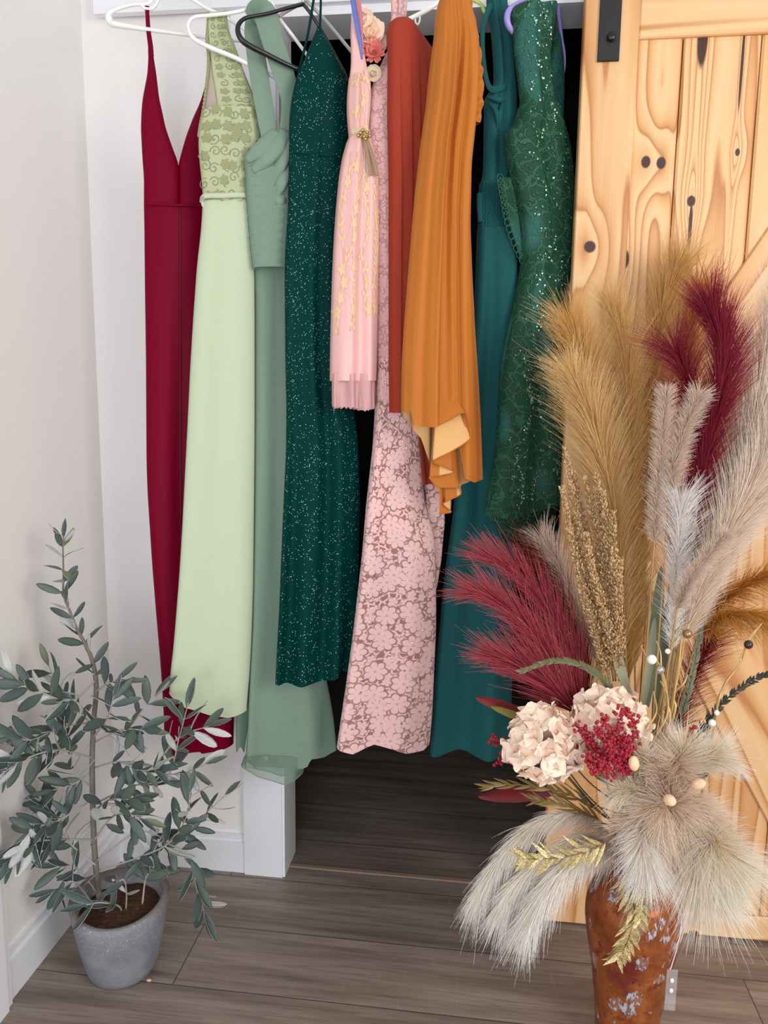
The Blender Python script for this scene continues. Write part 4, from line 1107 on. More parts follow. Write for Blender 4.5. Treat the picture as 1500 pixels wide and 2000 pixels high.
plume('pampas_plume', 'dark russet plume at the back of the rose burgundy fan', 'dried grass', [(1150, 1400, 1.42), (1135, 1280, 1.43), (1095, 1170, 1.44), (1045, 1090, 1.45)], 700, lp(.12, .10, .07), .22, H['russet'], .06, .03, BP, w=.0006, jit=.4)
WP = 'cream pampas plumes in the vase'
plume('pampas_plume', 'large cream pampas plume spreading to the right edge, highest one', 'dried grass', [(1330, 1240, 1.41), (1384, 1080, 1.42), (1446, 920, 1.42), (1494, 790, 1.42), (1532, 690, 1.41)], 6500, lp(.07, .15, .13), .30, H['cream'], .16, .0, WP, w=.0006)
plume('pampas_plume', 'large cream pampas plume reaching out right below the highest cream one', 'dried grass', [(1330, 1260, 1.36), (1378, 1130, 1.35), (1440, 1010, 1.34), (1510, 900, 1.33)], 5000, lp(.05, .11, .11), .30, H['cream'], .18, .05, WP, w=.0006)
plume('pampas_plume', 'silvery white upright plume in front of the cream ones', 'dried grass', [(1312, 1270, 1.33), (1318, 1160, 1.33), (1326, 1050, 1.33), (1330, 985, 1.33)], 1300, lp(.025, .055, .055), .50, H['white'], .2, .0, WP, w=.0005)
DP = 'ivory plumes drooping on the left of the vase'
plume('pampas_plume', 'ivory plume drooping furthest left towards the floor', 'dried grass', [(1205, 1640, 1.32), (1130, 1592, 1.28), (1050, 1610, 1.25), (985, 1670, 1.23), (935, 1745, 1.22)], 2000, lp(.045, .05, .05), .40, H['droop'], .0, .55, DP, w=.0005)
plume('pampas_plume', 'ivory plume drooping in the middle of the three low ones', 'dried grass', [(1205, 1655, 1.30), (1140, 1635, 1.26), (1070, 1670, 1.22), (1010, 1725, 1.20), (985, 1765, 1.20)], 2000, lp(.05, .052, .05), .40, H['droop'], .0, .55, DP, w=.0005)
plume('pampas_plume', 'ivory plume drooping nearest the vase, lowest tip', 'dried grass', [(1205, 1665, 1.28), (1160, 1660, 1.23), (1110, 1690, 1.19), (1062, 1745, 1.17), (1030, 1795, 1.17)], 2400, lp(.055, .056, .052), .40, H['droop'], .0, .55, DP, w=.0005)
plume('pampas_plume', 'taupe grey feathery plume between the russet plume and the sorghum heads', 'dried grass', [(1165, 1290, 1.43), (1130, 1190, 1.44), (1095, 1110, 1.45), (1065, 1060, 1.46)], 900, lp(.03, .06, .05), .45, H['grey'], .15, 0)
# fuzzy tails
TG = 'taupe foxtail heads in the vase'
for lab, pts, L in (('taupe foxtail head standing upright beside the tall golden plume', [(1278, 1060, 1.33), (1282, 980, 1.33), (1292, 870, 1.33), (1301, 765, 1.33)], .020),
                    ('taupe foxtail head in front of the burgundy plume, leaning right', [(1308, 960, 1.33), (1318, 900, 1.33), (1340, 830, 1.33), (1364, 775, 1.33)], .024),
                    ('mauve taupe foxtail head lying across the base of the cream plume', [(1322, 1190, 1.29), (1346, 1135, 1.28), (1382, 1085, 1.28), (1416, 1046, 1.28)], .017)):
    plume('foxtail_grass', lab, 'dried grass', pts, 2600, L, .75, H['grey'], .15, 0, TG, w=.0005, segs=3)
# cream tufts and beige tufts at the lower right
UG = 'cream and beige tufts at the vase mouth'
for lab, pts, n, L, mt_, an, gr in (
        ('cream tuft pointing up at the top of the fluffy cluster', [(1318, 1530, 1.25), (1326, 1500, 1.24), (1334, 1468, 1.235)], 900, .045, 'tuft', .42, 0),
        ('cream tuft pointing right at the top of the fluffy cluster', [(1340, 1500, 1.25), (1365, 1485, 1.24), (1392, 1478, 1.235)], 900, .05, 'tuft', .42, .1),
        ('small cream tuft rising beside the red berries', [(1262, 1505, 1.24), (1255, 1485, 1.23), (1248, 1468, 1.23)], 500, .034, 'tuft', .5, 0),
        ('cream tuft pointing left over the gold leaves', [(1268, 1552, 1.23), (1240, 1545, 1.225), (1215, 1543, 1.22)], 900, .034, 'tuft', .55, .05),
        ('cream tuft hanging down in front of the copper vase', [(1265, 1590, 1.23), (1256, 1640, 1.18), (1264, 1682, 1.17)], 1500, .045, 'droop', .55, .3),
        ('yellowish cream tuft hanging lowest at the right of the vase', [(1345, 1620, 1.24), (1362, 1665, 1.20), (1376, 1705, 1.19)], 1700, .072, 'tuft', .45, .3),
        ('yellowish cream tuft spreading furthest right', [(1360, 1615, 1.25), (1392, 1645, 1.20), (1415, 1675, 1.19)], 1900, .066, 'tuft', .5, .15),
        ('beige feathery tuft at the left of the fluffy cluster', [(1300, 1560, 1.22), (1270, 1580, 1.21), (1235, 1610, 1.21)], 1100, .042, 'beige', .6, .15),
        ('beige feathery tuft at the right of the fluffy cluster', [(1325, 1560, 1.22), (1355, 1575, 1.215), (1378, 1595, 1.215)], 1100, .042, 'beige', .6, .15),
        ('beige feathery tuft hanging in the middle over the vase rim', [(1310, 1580, 1.21), (1312, 1630, 1.20), (1310, 1680, 1.20)], 1300, .050, 'beige', .5, .25),
        ('beige feathery tuft between the round bud and the copper vase', [(1300, 1570, 1.20), (1288, 1610, 1.19), (1284, 1650, 1.19)], 1100, .040, 'beige', .7, .2),
        ('beige feathery tuft over the yellowish tufts, right of the round bud', [(1330, 1580, 1.20), (1338, 1605, 1.20), (1344, 1625, 1.20)], 900, .034, 'beige', .7, .2),
        ('dense beige tuft directly behind the round bud', [(1318, 1540, 1.235), (1312, 1560, 1.22), (1310, 1575, 1.205)], 1300, .046, 'beige', 1.1, .05),
        ('tan feathery tuft at the top of the fluffy cluster below its cream tips', [(1310, 1545, 1.235), (1318, 1515, 1.225), (1322, 1490, 1.22)], 1200, .040, 'beige', .8, 0),
        ('beige feathery tuft just above the round bud', [(1305, 1560, 1.22), (1298, 1530, 1.215), (1290, 1505, 1.215)], 800, .036, 'beige', .6, 0)):
    plume('pampas_tuft', lab, 'dried grass', pts, int(n * 1.5), L, an, H[mt_], .25, gr, UG, w=.00045)
BG = 'pale buds in the fluffy cluster'
budm = plain('bud_fuzz', C(232, 200, 160), .9, var=.08, vs=200, bump=.0006, bs=900)
for lab, (u, v, y), ax in (('pale oval bud beside the red berries', (1238, 1491, 1.19), (-.15, 0, 1)), ('pale round bud facing out in the middle of the beige tufts', (1308, 1563, 1.15), (.3, -1, .2)), ('pale oval bud at the right side of the beige tufts', (1363, 1531, 1.2), (.9, -.3, .5))):
    p = px3(u, v, y); t = thing('bunny_tail_bud', lab, 'dried flower', p, BG)
    m = MB(); m.ball(p, (.0085, .0085, .0125), nu=16, nv=12, axis=ax); m.build('bud', budm, t)
    vase_stem(p - np.array(ax) * .012, None, [p - np.array(ax) * .006], r=.0009, parent=t)

# ------------------------------------------------------------------ sorghum bunch
grain = Nt('sorghum_grain'); r = grain.n('NewGeometry').outputs['Random Per Island']
grain.p(Base_Color=grain.ramp(r, [(0, C(132, 98, 60)), (.5, C(178, 142, 98)), (1, C(204, 172, 128))]), Roughness=.7)
sg = thing('dried_sorghum', 'bunch of tan grainy sorghum heads between the red fan and golden plumes', 'dried grass', px3(1195, 1340, 1.38))
for pts in ([(1190, 1340), (1160, 1150), (1125, 1000), (1100, 872)], [(1194, 1340), (1170, 1150), (1140, 1010), (1122, 925)], [(1196, 1330), (1178, 1150), (1158, 1020), (1140, 930)], [(1200, 1330), (1186, 1150), (1172, 1020), (1164, 925)], [(1205, 1320), (1196, 1150), (1186, 1040), (1180, 960)], [(1212, 1300), (1206, 1180), (1200, 1080), (1196, 1000)], [(1192, 1340), (1150, 1180), (1118, 1060), (1098, 950)], [(1196, 1320), (1166, 1200), (1138, 1100), (1118, 1010)], [(1200, 1310), (1180, 1210), (1156, 1110), (1142, 1040)], [(1210, 1330), (1204, 1240), (1206, 1160), (1214, 1090)]):
    y0 = R_.uniform(1.33, 1.39)
    P = smooth_path(np.array([px3(u + R_.uniform(-3, 3), v, y0 - .01 * k) for k, (u, v) in enumerate(pts)]), 80)
    m = MB(); g = np.random.default_rng(R_.randint(1, 9999)); T, N, B = frames(P)
    for k in range(620):
        i = int(g.uniform(.06, 1) * 79); a = g.uniform(0, 6.28); rr = (.001 + .0100 * g.uniform(0, 1)) * (1.15 - i / 79 * .75)
        p = P[i] + (N[i] * math.cos(a) + B[i] * math.sin(a)) * rr + T[i] * rr * .8
        m.ball(p, (.0018, .0018, .0034), nu=5, nv=3, axis=T[i] + (N[i] * math.cos(a) + B[i] * math.sin(a)) * .5)
    h = m.build('seed_head', grain.m, sg)
    m = MB(); m.tube(P, [.0016, .0006], 6); m.build('stalk', stem_tan, h)
vase_stem(px3(1195, 1340, 1.38), None, r=.003, parent=sg)


# ------------------------------------------------------------------ leaves
def leaf(m, base, d, nrm, L, Wd, curl=.2, i=0, prof=((0, .08), (.2, .65), (.45, 1), (.7, .85), (.9, .4), (1, .03)), fold=.15, twist=0., two=None, th=.0004):
    d = np.array(d, float); d /= np.linalg.norm(d); nrm = np.array(nrm, float); nrm -= d * (nrm @ d); nrm /= np.linalg.norm(nrm) + 1e-9
    sd = np.cross(d, nrm); V = []
    for t, w in prof:
        c_, s_ = math.cos(twist * t), math.sin(twist * t); sd2 = sd * c_ + nrm * s_; n2 = nrm * c_ - sd * s_
        p = base + d * (L * t) - nrm * (curl * L * t * t)
        for e in (-1, -.5, 0, .5, 1): V.append(p + sd2 * (e * w * Wd / 2) + n2 * (abs(e) * fold * Wd / 2))
    V = np.array(V); k = len(prof)
    F = [(5 * r + j, 5 * r + j + 1, 5 * r + j + 6, 5 * r + j + 5) for r in range(k - 1) for j in range(4)]
    if two is None: m.add(V, F, i)
    else:
        nn = np.tile(nrm, (len(V), 1)) * th
        top, bot = V + nn, V - nn; n0 = len(V)
        rim = [5 * r for r in range(k)] + [5 * (k - 1) + j for j in range(1, 5)] + [5 * r + 4 for r in range(k - 2, -1, -1)] + [j for j in range(3, 0, -1)]
        allF = [f[::-1] for f in F] + [tuple(a + n0 for a in f) for f in F] + [(rim[a], rim[(a + 1) % len(rim)], rim[(a + 1) % len(rim)] + n0, rim[a] + n0) for a in range(len(rim))]
        idx = [i] * len(F) + [two] * (len(F) + len(rim))
        base_n = m.n; m.V.append(np.vstack([top, bot])); m.n += 2 * n0
        for f, ii in zip(allF, idx): m.F.append([a + base_n for a in f]); m.I.append(ii)


def spray(name, label, cat, pts, leaves, mat, smat, L, Wd, n, group=None, droop=0., pair=True, r=.0014, t0=.15, ang=.7, y=None, stem=True, flatz=None, lprof=None):
    P = spine(pts, 60); t = thing(name, label, cat, P[-1] * 0 + P[0], group)
    T, N, B = frames(P)
    for k in range(n):
        f = t0 + (1 - t0) * (k + .5) / n; i = min(59, int(f * 59)); sgn = 1 if k % 2 else -1
        X = np.cross(T[i], [0, -1, 0]); X /= np.linalg.norm(X) + 1e-9
        a = ang * R_.uniform(.75, 1.25)
        d = T[i] * math.cos(a) + X * sgn * math.sin(a) + np.array([0, R_.uniform(-.3, .3), -droop])
        m = MB(); kw = {} if lprof is None else dict(prof=lprof)
        leaf(m, P[i], d, np.array([R_.uniform(-.4, .4), -1, R_.uniform(-.4, .4)]), L * R_.uniform(.75, 1.15) * (1.1 - .5 * f), Wd, R_.uniform(-.1, .35), **kw)
        m.build(leaves, mat, t)
    if stem: vase_stem(P[0], None, P[4::5], r=r, mat=smat, parent=t)
    return t


q = Nt('gold_glitter'); vo = q.vor(q.ob(), 900)
q.p(Base_Color=q.mix(q.n('SeparateColor', {0: vo.outputs['Color']}).outputs[0], C(150, 122, 66), C(240, 222, 164)), Roughness=.45, Metallic=.35)
q.bump(q.n('SeparateColor', {0: vo.outputs['Color']}).outputs[1], .0015)
glit = q.m
darkgold = plain('dark_gold_leaf', C(120, 98, 54), .5, metal=.3, var=.25, vs=300)
GG = 'gold glitter leaf sprays in the vase'
lanc = ((0, .2), (.15, .7), (.35, 1), (.6, .8), (.85, .35), (1, .03))
spray('glitter_leaf_spray', 'gold glitter leaf spray hanging down the front of the copper vase', 'artificial leaves', [(1225, 1660, 1.22), (1230, 1720, 1.20), (1238, 1780, 1.20), (1225, 1840, 1.20), (1205, 1872, 1.20)], 'leaf', glit, darkgold, .046, .0085, 50, GG, .35, ang=.75, lprof=lanc)
spray('glitter_leaf_spray', 'second gold glitter spray hanging on the vase, shorter with dense leaves', 'artificial leaves', [(1232, 1660, 1.21), (1248, 1710, 1.195), (1256, 1760, 1.195), (1248, 1800, 1.195)], 'leaf', glit, darkgold, .042, .0085, 40, GG, .35, ang=.75, lprof=lanc)
spray('glitter_leaf_spray', 'gold glitter leaf spray spread over the ivory drooping plumes', 'artificial leaves', [(1205, 1630, 1.20), (1165, 1655, 1.165), (1110, 1672, 1.15), (1050, 1678, 1.14), (1020, 1676, 1.14)], 'leaf', glit, darkgold, .044, .0075, 30, GG, .15, ang=.75, lprof=lanc)
spray('glitter_leaf_spray', 'olive gold spray reaching left just under the left hydrangea', 'artificial leaves', [(1205, 1610, 1.30), (1130, 1560, 1.27), (1060, 1538, 1.25), (985, 1532, 1.23), (955, 1536, 1.22)], 'leaf', darkgold, darkgold, .050, .006, 24, GG, .0, ang=.25, lprof=lanc)
spray('glitter_leaf_spray', 'olive gold spray below the left hydrangea, shorter one', 'artificial leaves', [(1205, 1625, 1.29), (1150, 1590, 1.26), (1090, 1570, 1.24), (1040, 1562, 1.23)], 'leaf', darkgold, darkgold, .048, .006, 18, GG, .0, ang=.25, lprof=lanc)
# green ferny stems
olive = plain('olive_fern', C(96, 98, 62), .6, var=.2, vs=120); darkfern = plain('dark_fern', C(44, 48, 38), .6, var=.2, vs=120); sage = plain('sage_blade', C(150, 150, 122), .6, var=.1, vs=60); sagefern = plain('sage_fern', C(110, 112, 88), .6, var=.15, vs=120)
spray('fern_stem', 'olive green fern stem arching left across the red fan plumes', 'artificial leaves', [(1215, 1400, 1.30), (1185, 1335, 1.285), (1130, 1297, 1.27), (1075, 1292, 1.26), (1015, 1312, 1.25)], 'leaflet', olive, stem_green, .018, .0052, 54, None, 0, ang=.45, t0=.1, lprof=lanc)
spray('fern_stem', 'dark fern stem arching out to the right edge in front of the door', 'artificial leaves', [(1355, 1455, 1.30), (1385, 1405, 1.29), (1425, 1360, 1.28), (1470, 1328, 1.27), (1510, 1315, 1.26)], 'leaflet', darkfern, darkfern, .017, .0055, 46, None, 0, ang=.6, t0=.05, lprof=lanc)
spray('fern_stem', 'grey green fern stem standing between the beaded twig and the dark red plume', 'artificial leaves', [(1325, 1420, 1.36), (1345, 1350, 1.36), (1362, 1270, 1.36), (1372, 1195, 1.36)], 'leaflet', sagefern, stem_green, .020, .0055, 46, None, 0, ang=.45, t0=.1, lprof=lanc)
blade = ((0, .4), (.2, .8), (.5, 1), (.8, .8), (.95, .4), (1, .05))
for lab, a, b, y, w_, mt_ in (('long sage blade leaf curling beside the sorghum heads', (1238, 1400), (1183, 1190), 1.34, .018, sage), ('long green blade leaf behind the pearl beads', (1262, 1380), (1300, 1110), 1.40, .024, plain('green_blade', C(112, 120, 92), .6, var=.12, vs=50)),
                       ('long pale blade leaf beside the silvery white plume', (1322, 1240), (1372, 925), 1.36, .016, plain('pale_blade', C(190, 176, 146), .6, var=.1, vs=50)), ('short olive blade leaf behind the berry spray', (1275, 1420), (1310, 1180), 1.43, .022, plain('olive_blade', C(96, 98, 72), .6, var=.15, vs=50)),
                       ('narrow sage blade leaf between the golden plume and the beads', (1250, 1400), (1285, 1210), 1.36, .016, plain('sage_narrow', C(134, 138, 110), .6, var=.12, vs=50)),
                       ('dark red leaf hanging left below the left hydrangea', (1080, 1545), (935, 1557), 1.33, .034, plain('dark_red_leaf', C(104, 12, 22), .6, var=.15, vs=60)), ('dull red leaf poking left above the left hydrangea', (1030, 1395), (930, 1362), 1.38, .024, plain('dull_red_leaf', C(120, 34, 34), .6, var=.15, vs=60)), ('yellow green leaf above the left hydrangea', (1040, 1410), (960, 1380), 1.36, .016, plain('yellow_green_leaf', C(128, 118, 50), .6, var=.1, vs=60)),
                       ('green leaf under the red berries', (1215, 1530), (1160, 1508), 1.27, .022, plain('green_leaf', C(86, 92, 54), .5, var=.15, vs=60)), ('small green leaf at the right of the fluffy cluster', (1352, 1525), (1384, 1512), 1.26, .010, plain('small_green_leaf', C(96, 112, 76), .5, var=.1, vs=60))):
    p0, p1 = px3(*a, y), px3(*b, y - .02); t = thing('blade_leaf', lab, 'artificial leaf', p0)
    m = MB(); d = p1 - p0; leaf(m, p0, d, (.25, -1, .15), np.linalg.norm(d), w_, .06, prof=blade, twist=.5, fold=.2); m.build('leaf_blade', mt_, t)
    vase_stem(p0, None, [p0 + d * .05], r=.0016, mat=stem_green, parent=t)

# ------------------------------------------------------------------ hydrangeas and berries
q = Nt('hydrangea_petal'); rr = q.n('NewGeometry').outputs['Random Per Island']
q.p(Base_Color=q.mix(q.noise(q.ob(), 60, 2), q.ramp(rr, [(0, C(240, 216, 192)), (.6, C(234, 204, 184)), (1, C(226, 178, 156))]), C(240, 222, 204)), Roughness=.8, Sheen_Weight=.1)
hyd = q.m
for lab, (u, v, y), R in (('left cream hydrangea head beneath the red fan plume', (1062, 1452, 1.25), .064), ('right cream hydrangea head behind the red berries', (1190, 1413, 1.27), .062)):
    c0 = px3(u, v, y); t = thing('hydrangea', lab, 'artificial flower', c0, 'cream hydrangea heads')
    nf = 54
    for k in range(nf):
        z = 1 - 2 * (k + .5) / nf; a = k * 2.39996; rad = math.sqrt(1 - z * z)
        n_ = np.array([rad * math.cos(a), z, rad * math.sin(a)])
        if n_[1] > .5: continue
        p = c0 + n_ * np.array([R, R * .85, R]) * R_.uniform(.66, .84)
        n_ = n_ + np.array([R_.uniform(-.3, .3) for _ in range(3)]); n_ /= np.linalg.norm(n_)
        m = MB(); tw = R_.uniform(0, 1.5)
        e1 = np.cross(n_, [0, .3, 1.0]); e1 /= np.linalg.norm(e1); e2 = np.cross(n_, e1)
        for pk in range(4):
            b = tw + pk * math.pi / 2; rd = e1 * math.cos(b) + e2 * math.sin(b); td = np.cross(n_, rd); Lp = .0255 * R_.uniform(.85, 1.15); lift = R_.uniform(.45, .95); wv = R_.uniform(0, 6)
            Vp = []
            for tt2, w2 in ((0, .15), (.18, .45), (.4, .82), (.6, .98), (.8, .96), (.93, .72), (1, .40)):
                rdis = Lp * (math.sin(tt2 * 1.5) / 1.0 * .82); hh = Lp * (lift * tt2 ** .8 - .38 * tt2 ** 3)
                for e in (-1, -.66, -.33, 0, .33, .66, 1): Vp.append(p + rd * rdis + n_ * hh + td * e * w2 * Lp * .60 + n_ * Lp * (.16 * e * e * tt2 + .045 * math.sin(4 * e + wv + 4 * tt2) * tt2) - rd * Lp * .10 * e * e * tt2)
            m.add(np.array(Vp), [(7 * r2 + j, 7 * r2 + j + 1, 7 * r2 + j + 8, 7 * r2 + j + 7) for r2 in range(6) for j in range(6)])
        m.ball(p + n_ * .003, .0022, nu=6, nv=4)
        m.build('floret', hyd, t)
    m = MB(); m.ball(c0, (R * .68, R * .60, R * .68), nu=16, nv=12); m.build('flower_core', plain('hydrangea_core', C(206, 184, 160), .8), t)
    vase_stem(c0 + np.array([0.01, .03, -.03]), None, [c0], r=.003, mat=stem_green, parent=t)
berry = plain('red_berry', C(160, 22, 46), .6, var=.3, vs=300)
for lab, base, tips in (('spray of crimson berries between the hydrangeas and the fluffy cluster', (1215, 1530), [((1213, 1388)), (1235, 1400), (1180, 1402), (1130, 1418), (1165, 1420), (1205, 1425), (1230, 1440), (1150, 1445), (1190, 1452), (1215, 1465), (1145, 1478), (1175, 1490), (1205, 1492), (1160, 1503), (1226, 1490)]),
                        ('small crimson berry sprig at the right behind the fluffy cluster', (1345, 1500), [(1352, 1425), (1346, 1450), (1366, 1492), (1360, 1505)]),
                        ('small crimson berry sprig poking out left of the left hydrangea', (1040, 1480), [(965, 1445), (985, 1478), (975, 1487)])):
    y = 1.185 if base[0] == 1215 else 1.26 if base[0] > 1300 else 1.31
    b0 = px3(*base, y + .03); t = thing('berry_spray', lab, 'artificial berries', b0)
    for (u, v) in tips:
        p1 = px3(u, v, y + R_.uniform(-.015, .02))
        P = smooth_path(np.array([b0, b0 * .5 + p1 * .5 + np.array([R_.uniform(-.01, .01), 0, .006]), p1]), 16)
        m = MB()
        for k in range(44):
            i = 15 - int(9 * R_.random() ** 1.4); g = np.array([R_.gauss(0, 1), R_.gauss(0, 1), R_.gauss(0, 1)]) * .0048
            m.ball(P[i] + g, R_.uniform(.0020, .0036), nu=6, nv=4)
        h = m.build('berry_cluster', berry, t)
        m = MB(); m.tube(P, [.0009, .0006], 5); m.build('twig', plain('berry_twig', C(150, 92, 76), .6) if 'berry_twig' not in bpy.data.materials else bpy.data.materials['berry_twig'], h)
    vase_stem(b0, None, [b0 + np.array([0, -.004, .004])], r=.0012, mat=stem_tan, parent=t)

# ------------------------------------------------------------------ beaded gold twigs
goldw = plain('gold_twig', C(196, 164, 106), .35, metal=.4, var=.15, vs=150)
beadm = dict(pearl=plain('pearl_bead', C(232, 228, 222), .15), silver=plain('silver_bead', C(176, 168, 160), .2, metal=.6), bronze=plain('bronze_bead', C(158, 122, 88), .2, metal=.6), dark=plain('dark_bead', C(52, 34, 30), .2))
for lab, paths, beads, y in (('twisted gold twig with beads curving up to the right over the door', [[(1345, 1475), (1385, 1440), (1400, 1400), (1401, 1370), (1420, 1330), (1446, 1295), (1462, 1250), (1484, 1220)], [(1345, 1475), (1390, 1440), (1397, 1400), (1404, 1368), (1416, 1335), (1444, 1298), (1448, 1280), (1466, 1248), (1488, 1217)]], [(1462, 1259, .008, 'dark'), (1391, 1412, .007, 'pearl'), (1400, 1392, .005, 'pearl')], 1.27),
                      ('twisted gold twig with a white and a silver bead in front of the golden plume', [[(1282, 1480), (1302, 1420), (1304, 1370), (1296, 1320), (1282, 1290), (1262, 1280), (1252, 1262)], [(1275, 1478), (1308, 1410), (1300, 1360), (1292, 1310), (1290, 1275), (1282, 1252)]], [(1273, 1288, .009, 'pearl'), (1289, 1308, .0085, 'silver')], 1.26),
                      ('twisted gold twig with a bronze bead beside the silvery white plume', [[(1285, 1480), (1310, 1400), (1318, 1350), (1330, 1290), (1338, 1245), (1350, 1215), (1375, 1205)], [(1288, 1480), (1318, 1390), (1316, 1360), (1326, 1300), (1332, 1240), (1336, 1225)], [(1318, 1350), (1335, 1335), (1343, 1318)]], [(1343, 1238, .0085, 'bronze'), (1304, 1272, .005, 'pearl')], 1.265),
                      ('short thick curling gold twig behind the fluffy cluster', [[(1262, 1490), (1280, 1440), (1302, 1400), (1304, 1360), (1290, 1330)], [(1250, 1490), (1262, 1430), (1282, 1390), (1276, 1350)]], [(1255, 1440, .005, 'bronze')], 1.25)):
    b0 = px3(*paths[0][0], y); t = thing('beaded_twig', lab, 'artificial twig', b0, 'gold twigs with beads')
    for k, pa in enumerate(paths):
        m = MB(); m.tube(smooth_path(np.array([px3(u, v, y + .004 * math.sin(3 * i + k)) for i, (u, v) in enumerate(pa)]), 60), [.0034 if 'thick' in lab else .0024, .0018, .0009], 7); m.build('twig', goldw, t)
    for (u, v, r, mm) in beads:
        m = MB(); m.ball(px3(u, v, y - .006), r * .9, nu=14, nv=10); m.build('bead', beadm[mm], t)
    vase_stem(b0, None, [b0 + np.array([0, 0, .003])], r=.0016, mat=goldw, parent=t)

# ------------------------------------------------------------------ potted olive tree
PY = 1.432
pc = at(240, 1905, PY); pxx = float(at(236, 1800, PY)[0])
rim_z = float(at(232, 1752, PY)[2])
tree = thing('potted_olive_tree', 'small artificial olive tree in a round grey concrete pot on the floor', 'potted plant', (pxx, PY, 0))
rb, rt2 = .070, .104
prof = [(0, 0), (rb * .9, 0), (rb, .006)]
for f in np.linspace(.08, 1, 12): prof.append((rb + (rt2 - rb) * (f ** .75), .006 + (rim_z - .006) * f))
prof += [(rt2 - .003, rim_z + .004), (rt2 - .012, rim_z + .004), (rt2 - .016, rim_z - .002), (rt2 - .022, rim_z - .04), (rt2 - .03, rim_z - .06), (0, rim_z - .06)]
V, F = lathe(prof, pxx, PY, 64)
V[:, 2] += np.where(V[:, 2] > .05, .006 * np.clip(V[:, 2] / rim_z, 0, 1) ** 3 * (np.sin(np.arctan2(V[:, 1] - PY, V[:, 0] - pxx) - .3)) + .004 * np.clip(V[:, 2] / rim_z, 0, 1) ** 3 * np.sin(2 * np.arctan2(V[:, 1] - PY, V[:, 0] - pxx) + 1), 0)
q = Nt('grey_concrete'); o_ = q.ob()
n1 = q.noise(o_, 14, 5, .65); n2 = q.noise(o_, 220, 3, .6)
hz_ = q.n('SeparateXYZ', {0: o_}).outputs[2]
c = q.ramp(n1, [(.3, C(112, 114, 120)), (.55, C(132, 135, 142)), (.75, C(150, 152, 156))])
c = q.mix(q.math('MULTIPLY', q.step(n2, .56, .70), q.step(q.math('ADD', hz_, q.math('MULTIPLY', n1, .1)), rim_z * .62, rim_z * 1.1)), c, C(178, 172, 162))
c = q.mix(q.math('MULTIPLY', q.step(hz_, rim_z - .012, rim_z + .004), .7), c, C(112, 102, 92))
q.p(Base_Color=c, Roughness=.9); q.bump(q.math('ADD', n2, n1), .0016)
mk('pot', V, F, q.m, tree)
q = Nt('coir_soil'); n1 = q.noise(q.ob(), 120, 5, .7)
q.p(Base_Color=q.ramp(n1, [(.3, C(34, 20, 12)), (.55, C(78, 48, 26)), (.75, C(120, 78, 44))]), Roughness=1.0)
m = MB(); NS = 40; V = [(pxx, PY, rim_z - .012)]; Fs = []
for i in range(1, 7):
    for j in range(NS):
        a = 2 * math.pi * j / NS; r = (rt2 - .0185) * i / 6
        V.append((pxx + r * math.cos(a), PY + r * math.sin(a), rim_z - .014 - .012 * (i / 6) ** 2 + R_.uniform(-.002, .003)))
Fs += [(0, 1 + j, 1 + (j + 1) % NS) for j in range(NS)]
Fs += [(1 + (i - 1) * NS + j, 1 + i * NS + j, 1 + i * NS + (j + 1) % NS, 1 + (i - 1) * NS + (j + 1) % NS) for i in range(1, 6) for j in range(NS)]
q.bump(n1, .004)
m.add(V, Fs); m.build('soil', q.m, tree)
bark = plain('olive_bark', C(120, 112, 102), .85, var=.3, vs=60, bump=.001, bs=120)
twig = plain('olive_twig', C(168, 162, 154), .7, var=.15, vs=90)
tp = [(196, 1775), (190, 1720), (184, 1650), (181, 1560), (180, 1480), (183, 1410), (188, 1340), (180, 1290), (165, 1255), (150, 1228), (135, 1190), (124, 1160), (124, 1120), (123, 1075), (124, 1052)]
P = smooth_path(np.array([at(u, v, PY + .006 * math.sin(k * 1.3)) for k, (u, v) in enumerate(tp)]), 90)
m = MB(); m.tube(P, [.0065, .006, .0055, .005, .0036, .0026, .0018, .0012], 10); m.build('trunk', bark, tree)
q = Nt('olive_leaf_top'); rr = q.n('NewGeometry').outputs['Random Per Island']
q.p(Base_Color=q.ramp(rr, [(0, C(62, 78, 70)), (.35, C(84, 100, 92)), (.6, C(70, 84, 82)), (.84, C(96, 108, 94)), (.87, C(112, 128, 66)), (1, C(122, 138, 74))]), Roughness=.5)
ltop = q.m
lund = plain('olive_leaf_underside', C(192, 194, 192), .6, var=.08, vs=100)


def olive_leaves(m, P, t0, n, L=.062, tip=True):
    n = int(n * 1.2)
    T, N, B = frames(P)
    for k in range(n):
        f = t0 + (1 - t0) * (k // 2 + .5) / max(1, (n + 1) // 2); i = min(len(P) - 1, int(f * (len(P) - 1)))
        a = (k % 2) * math.pi + (k // 2) * 1.1 + R_.uniform(-.5, .5)
        side = N[i] * math.cos(a) + B[i] * math.sin(a)
        an = R_.uniform(.55, 1.15)
        d = T[i] * math.cos(an) + side * math.sin(an) + np.array([0, 0, R_.uniform(-.35, .15)])
        up = np.array([R_.uniform(-.5, .5), R_.uniform(-1.1, .25), R_.uniform(-.1, 1.0)])
        if R_.random() < .13: up = -up
        LL = L * R_.uniform(.7, 1.15)
        leaf(m, P[i], d, up, LL, LL * R_.uniform(.25, .33), R_.uniform(-.12, .35), i=0, two=1, fold=.12, twist=R_.uniform(-.5, .5),
             prof=((0, .10), (.08, .18), (.25, .72), (.5, 1), (.75, .86), (.92, .5), (1, .08)))
    if tip: leaf(m, P[-1], T[-1], (0, -.6, .8), L * .8, L * .22, .1, two=1)


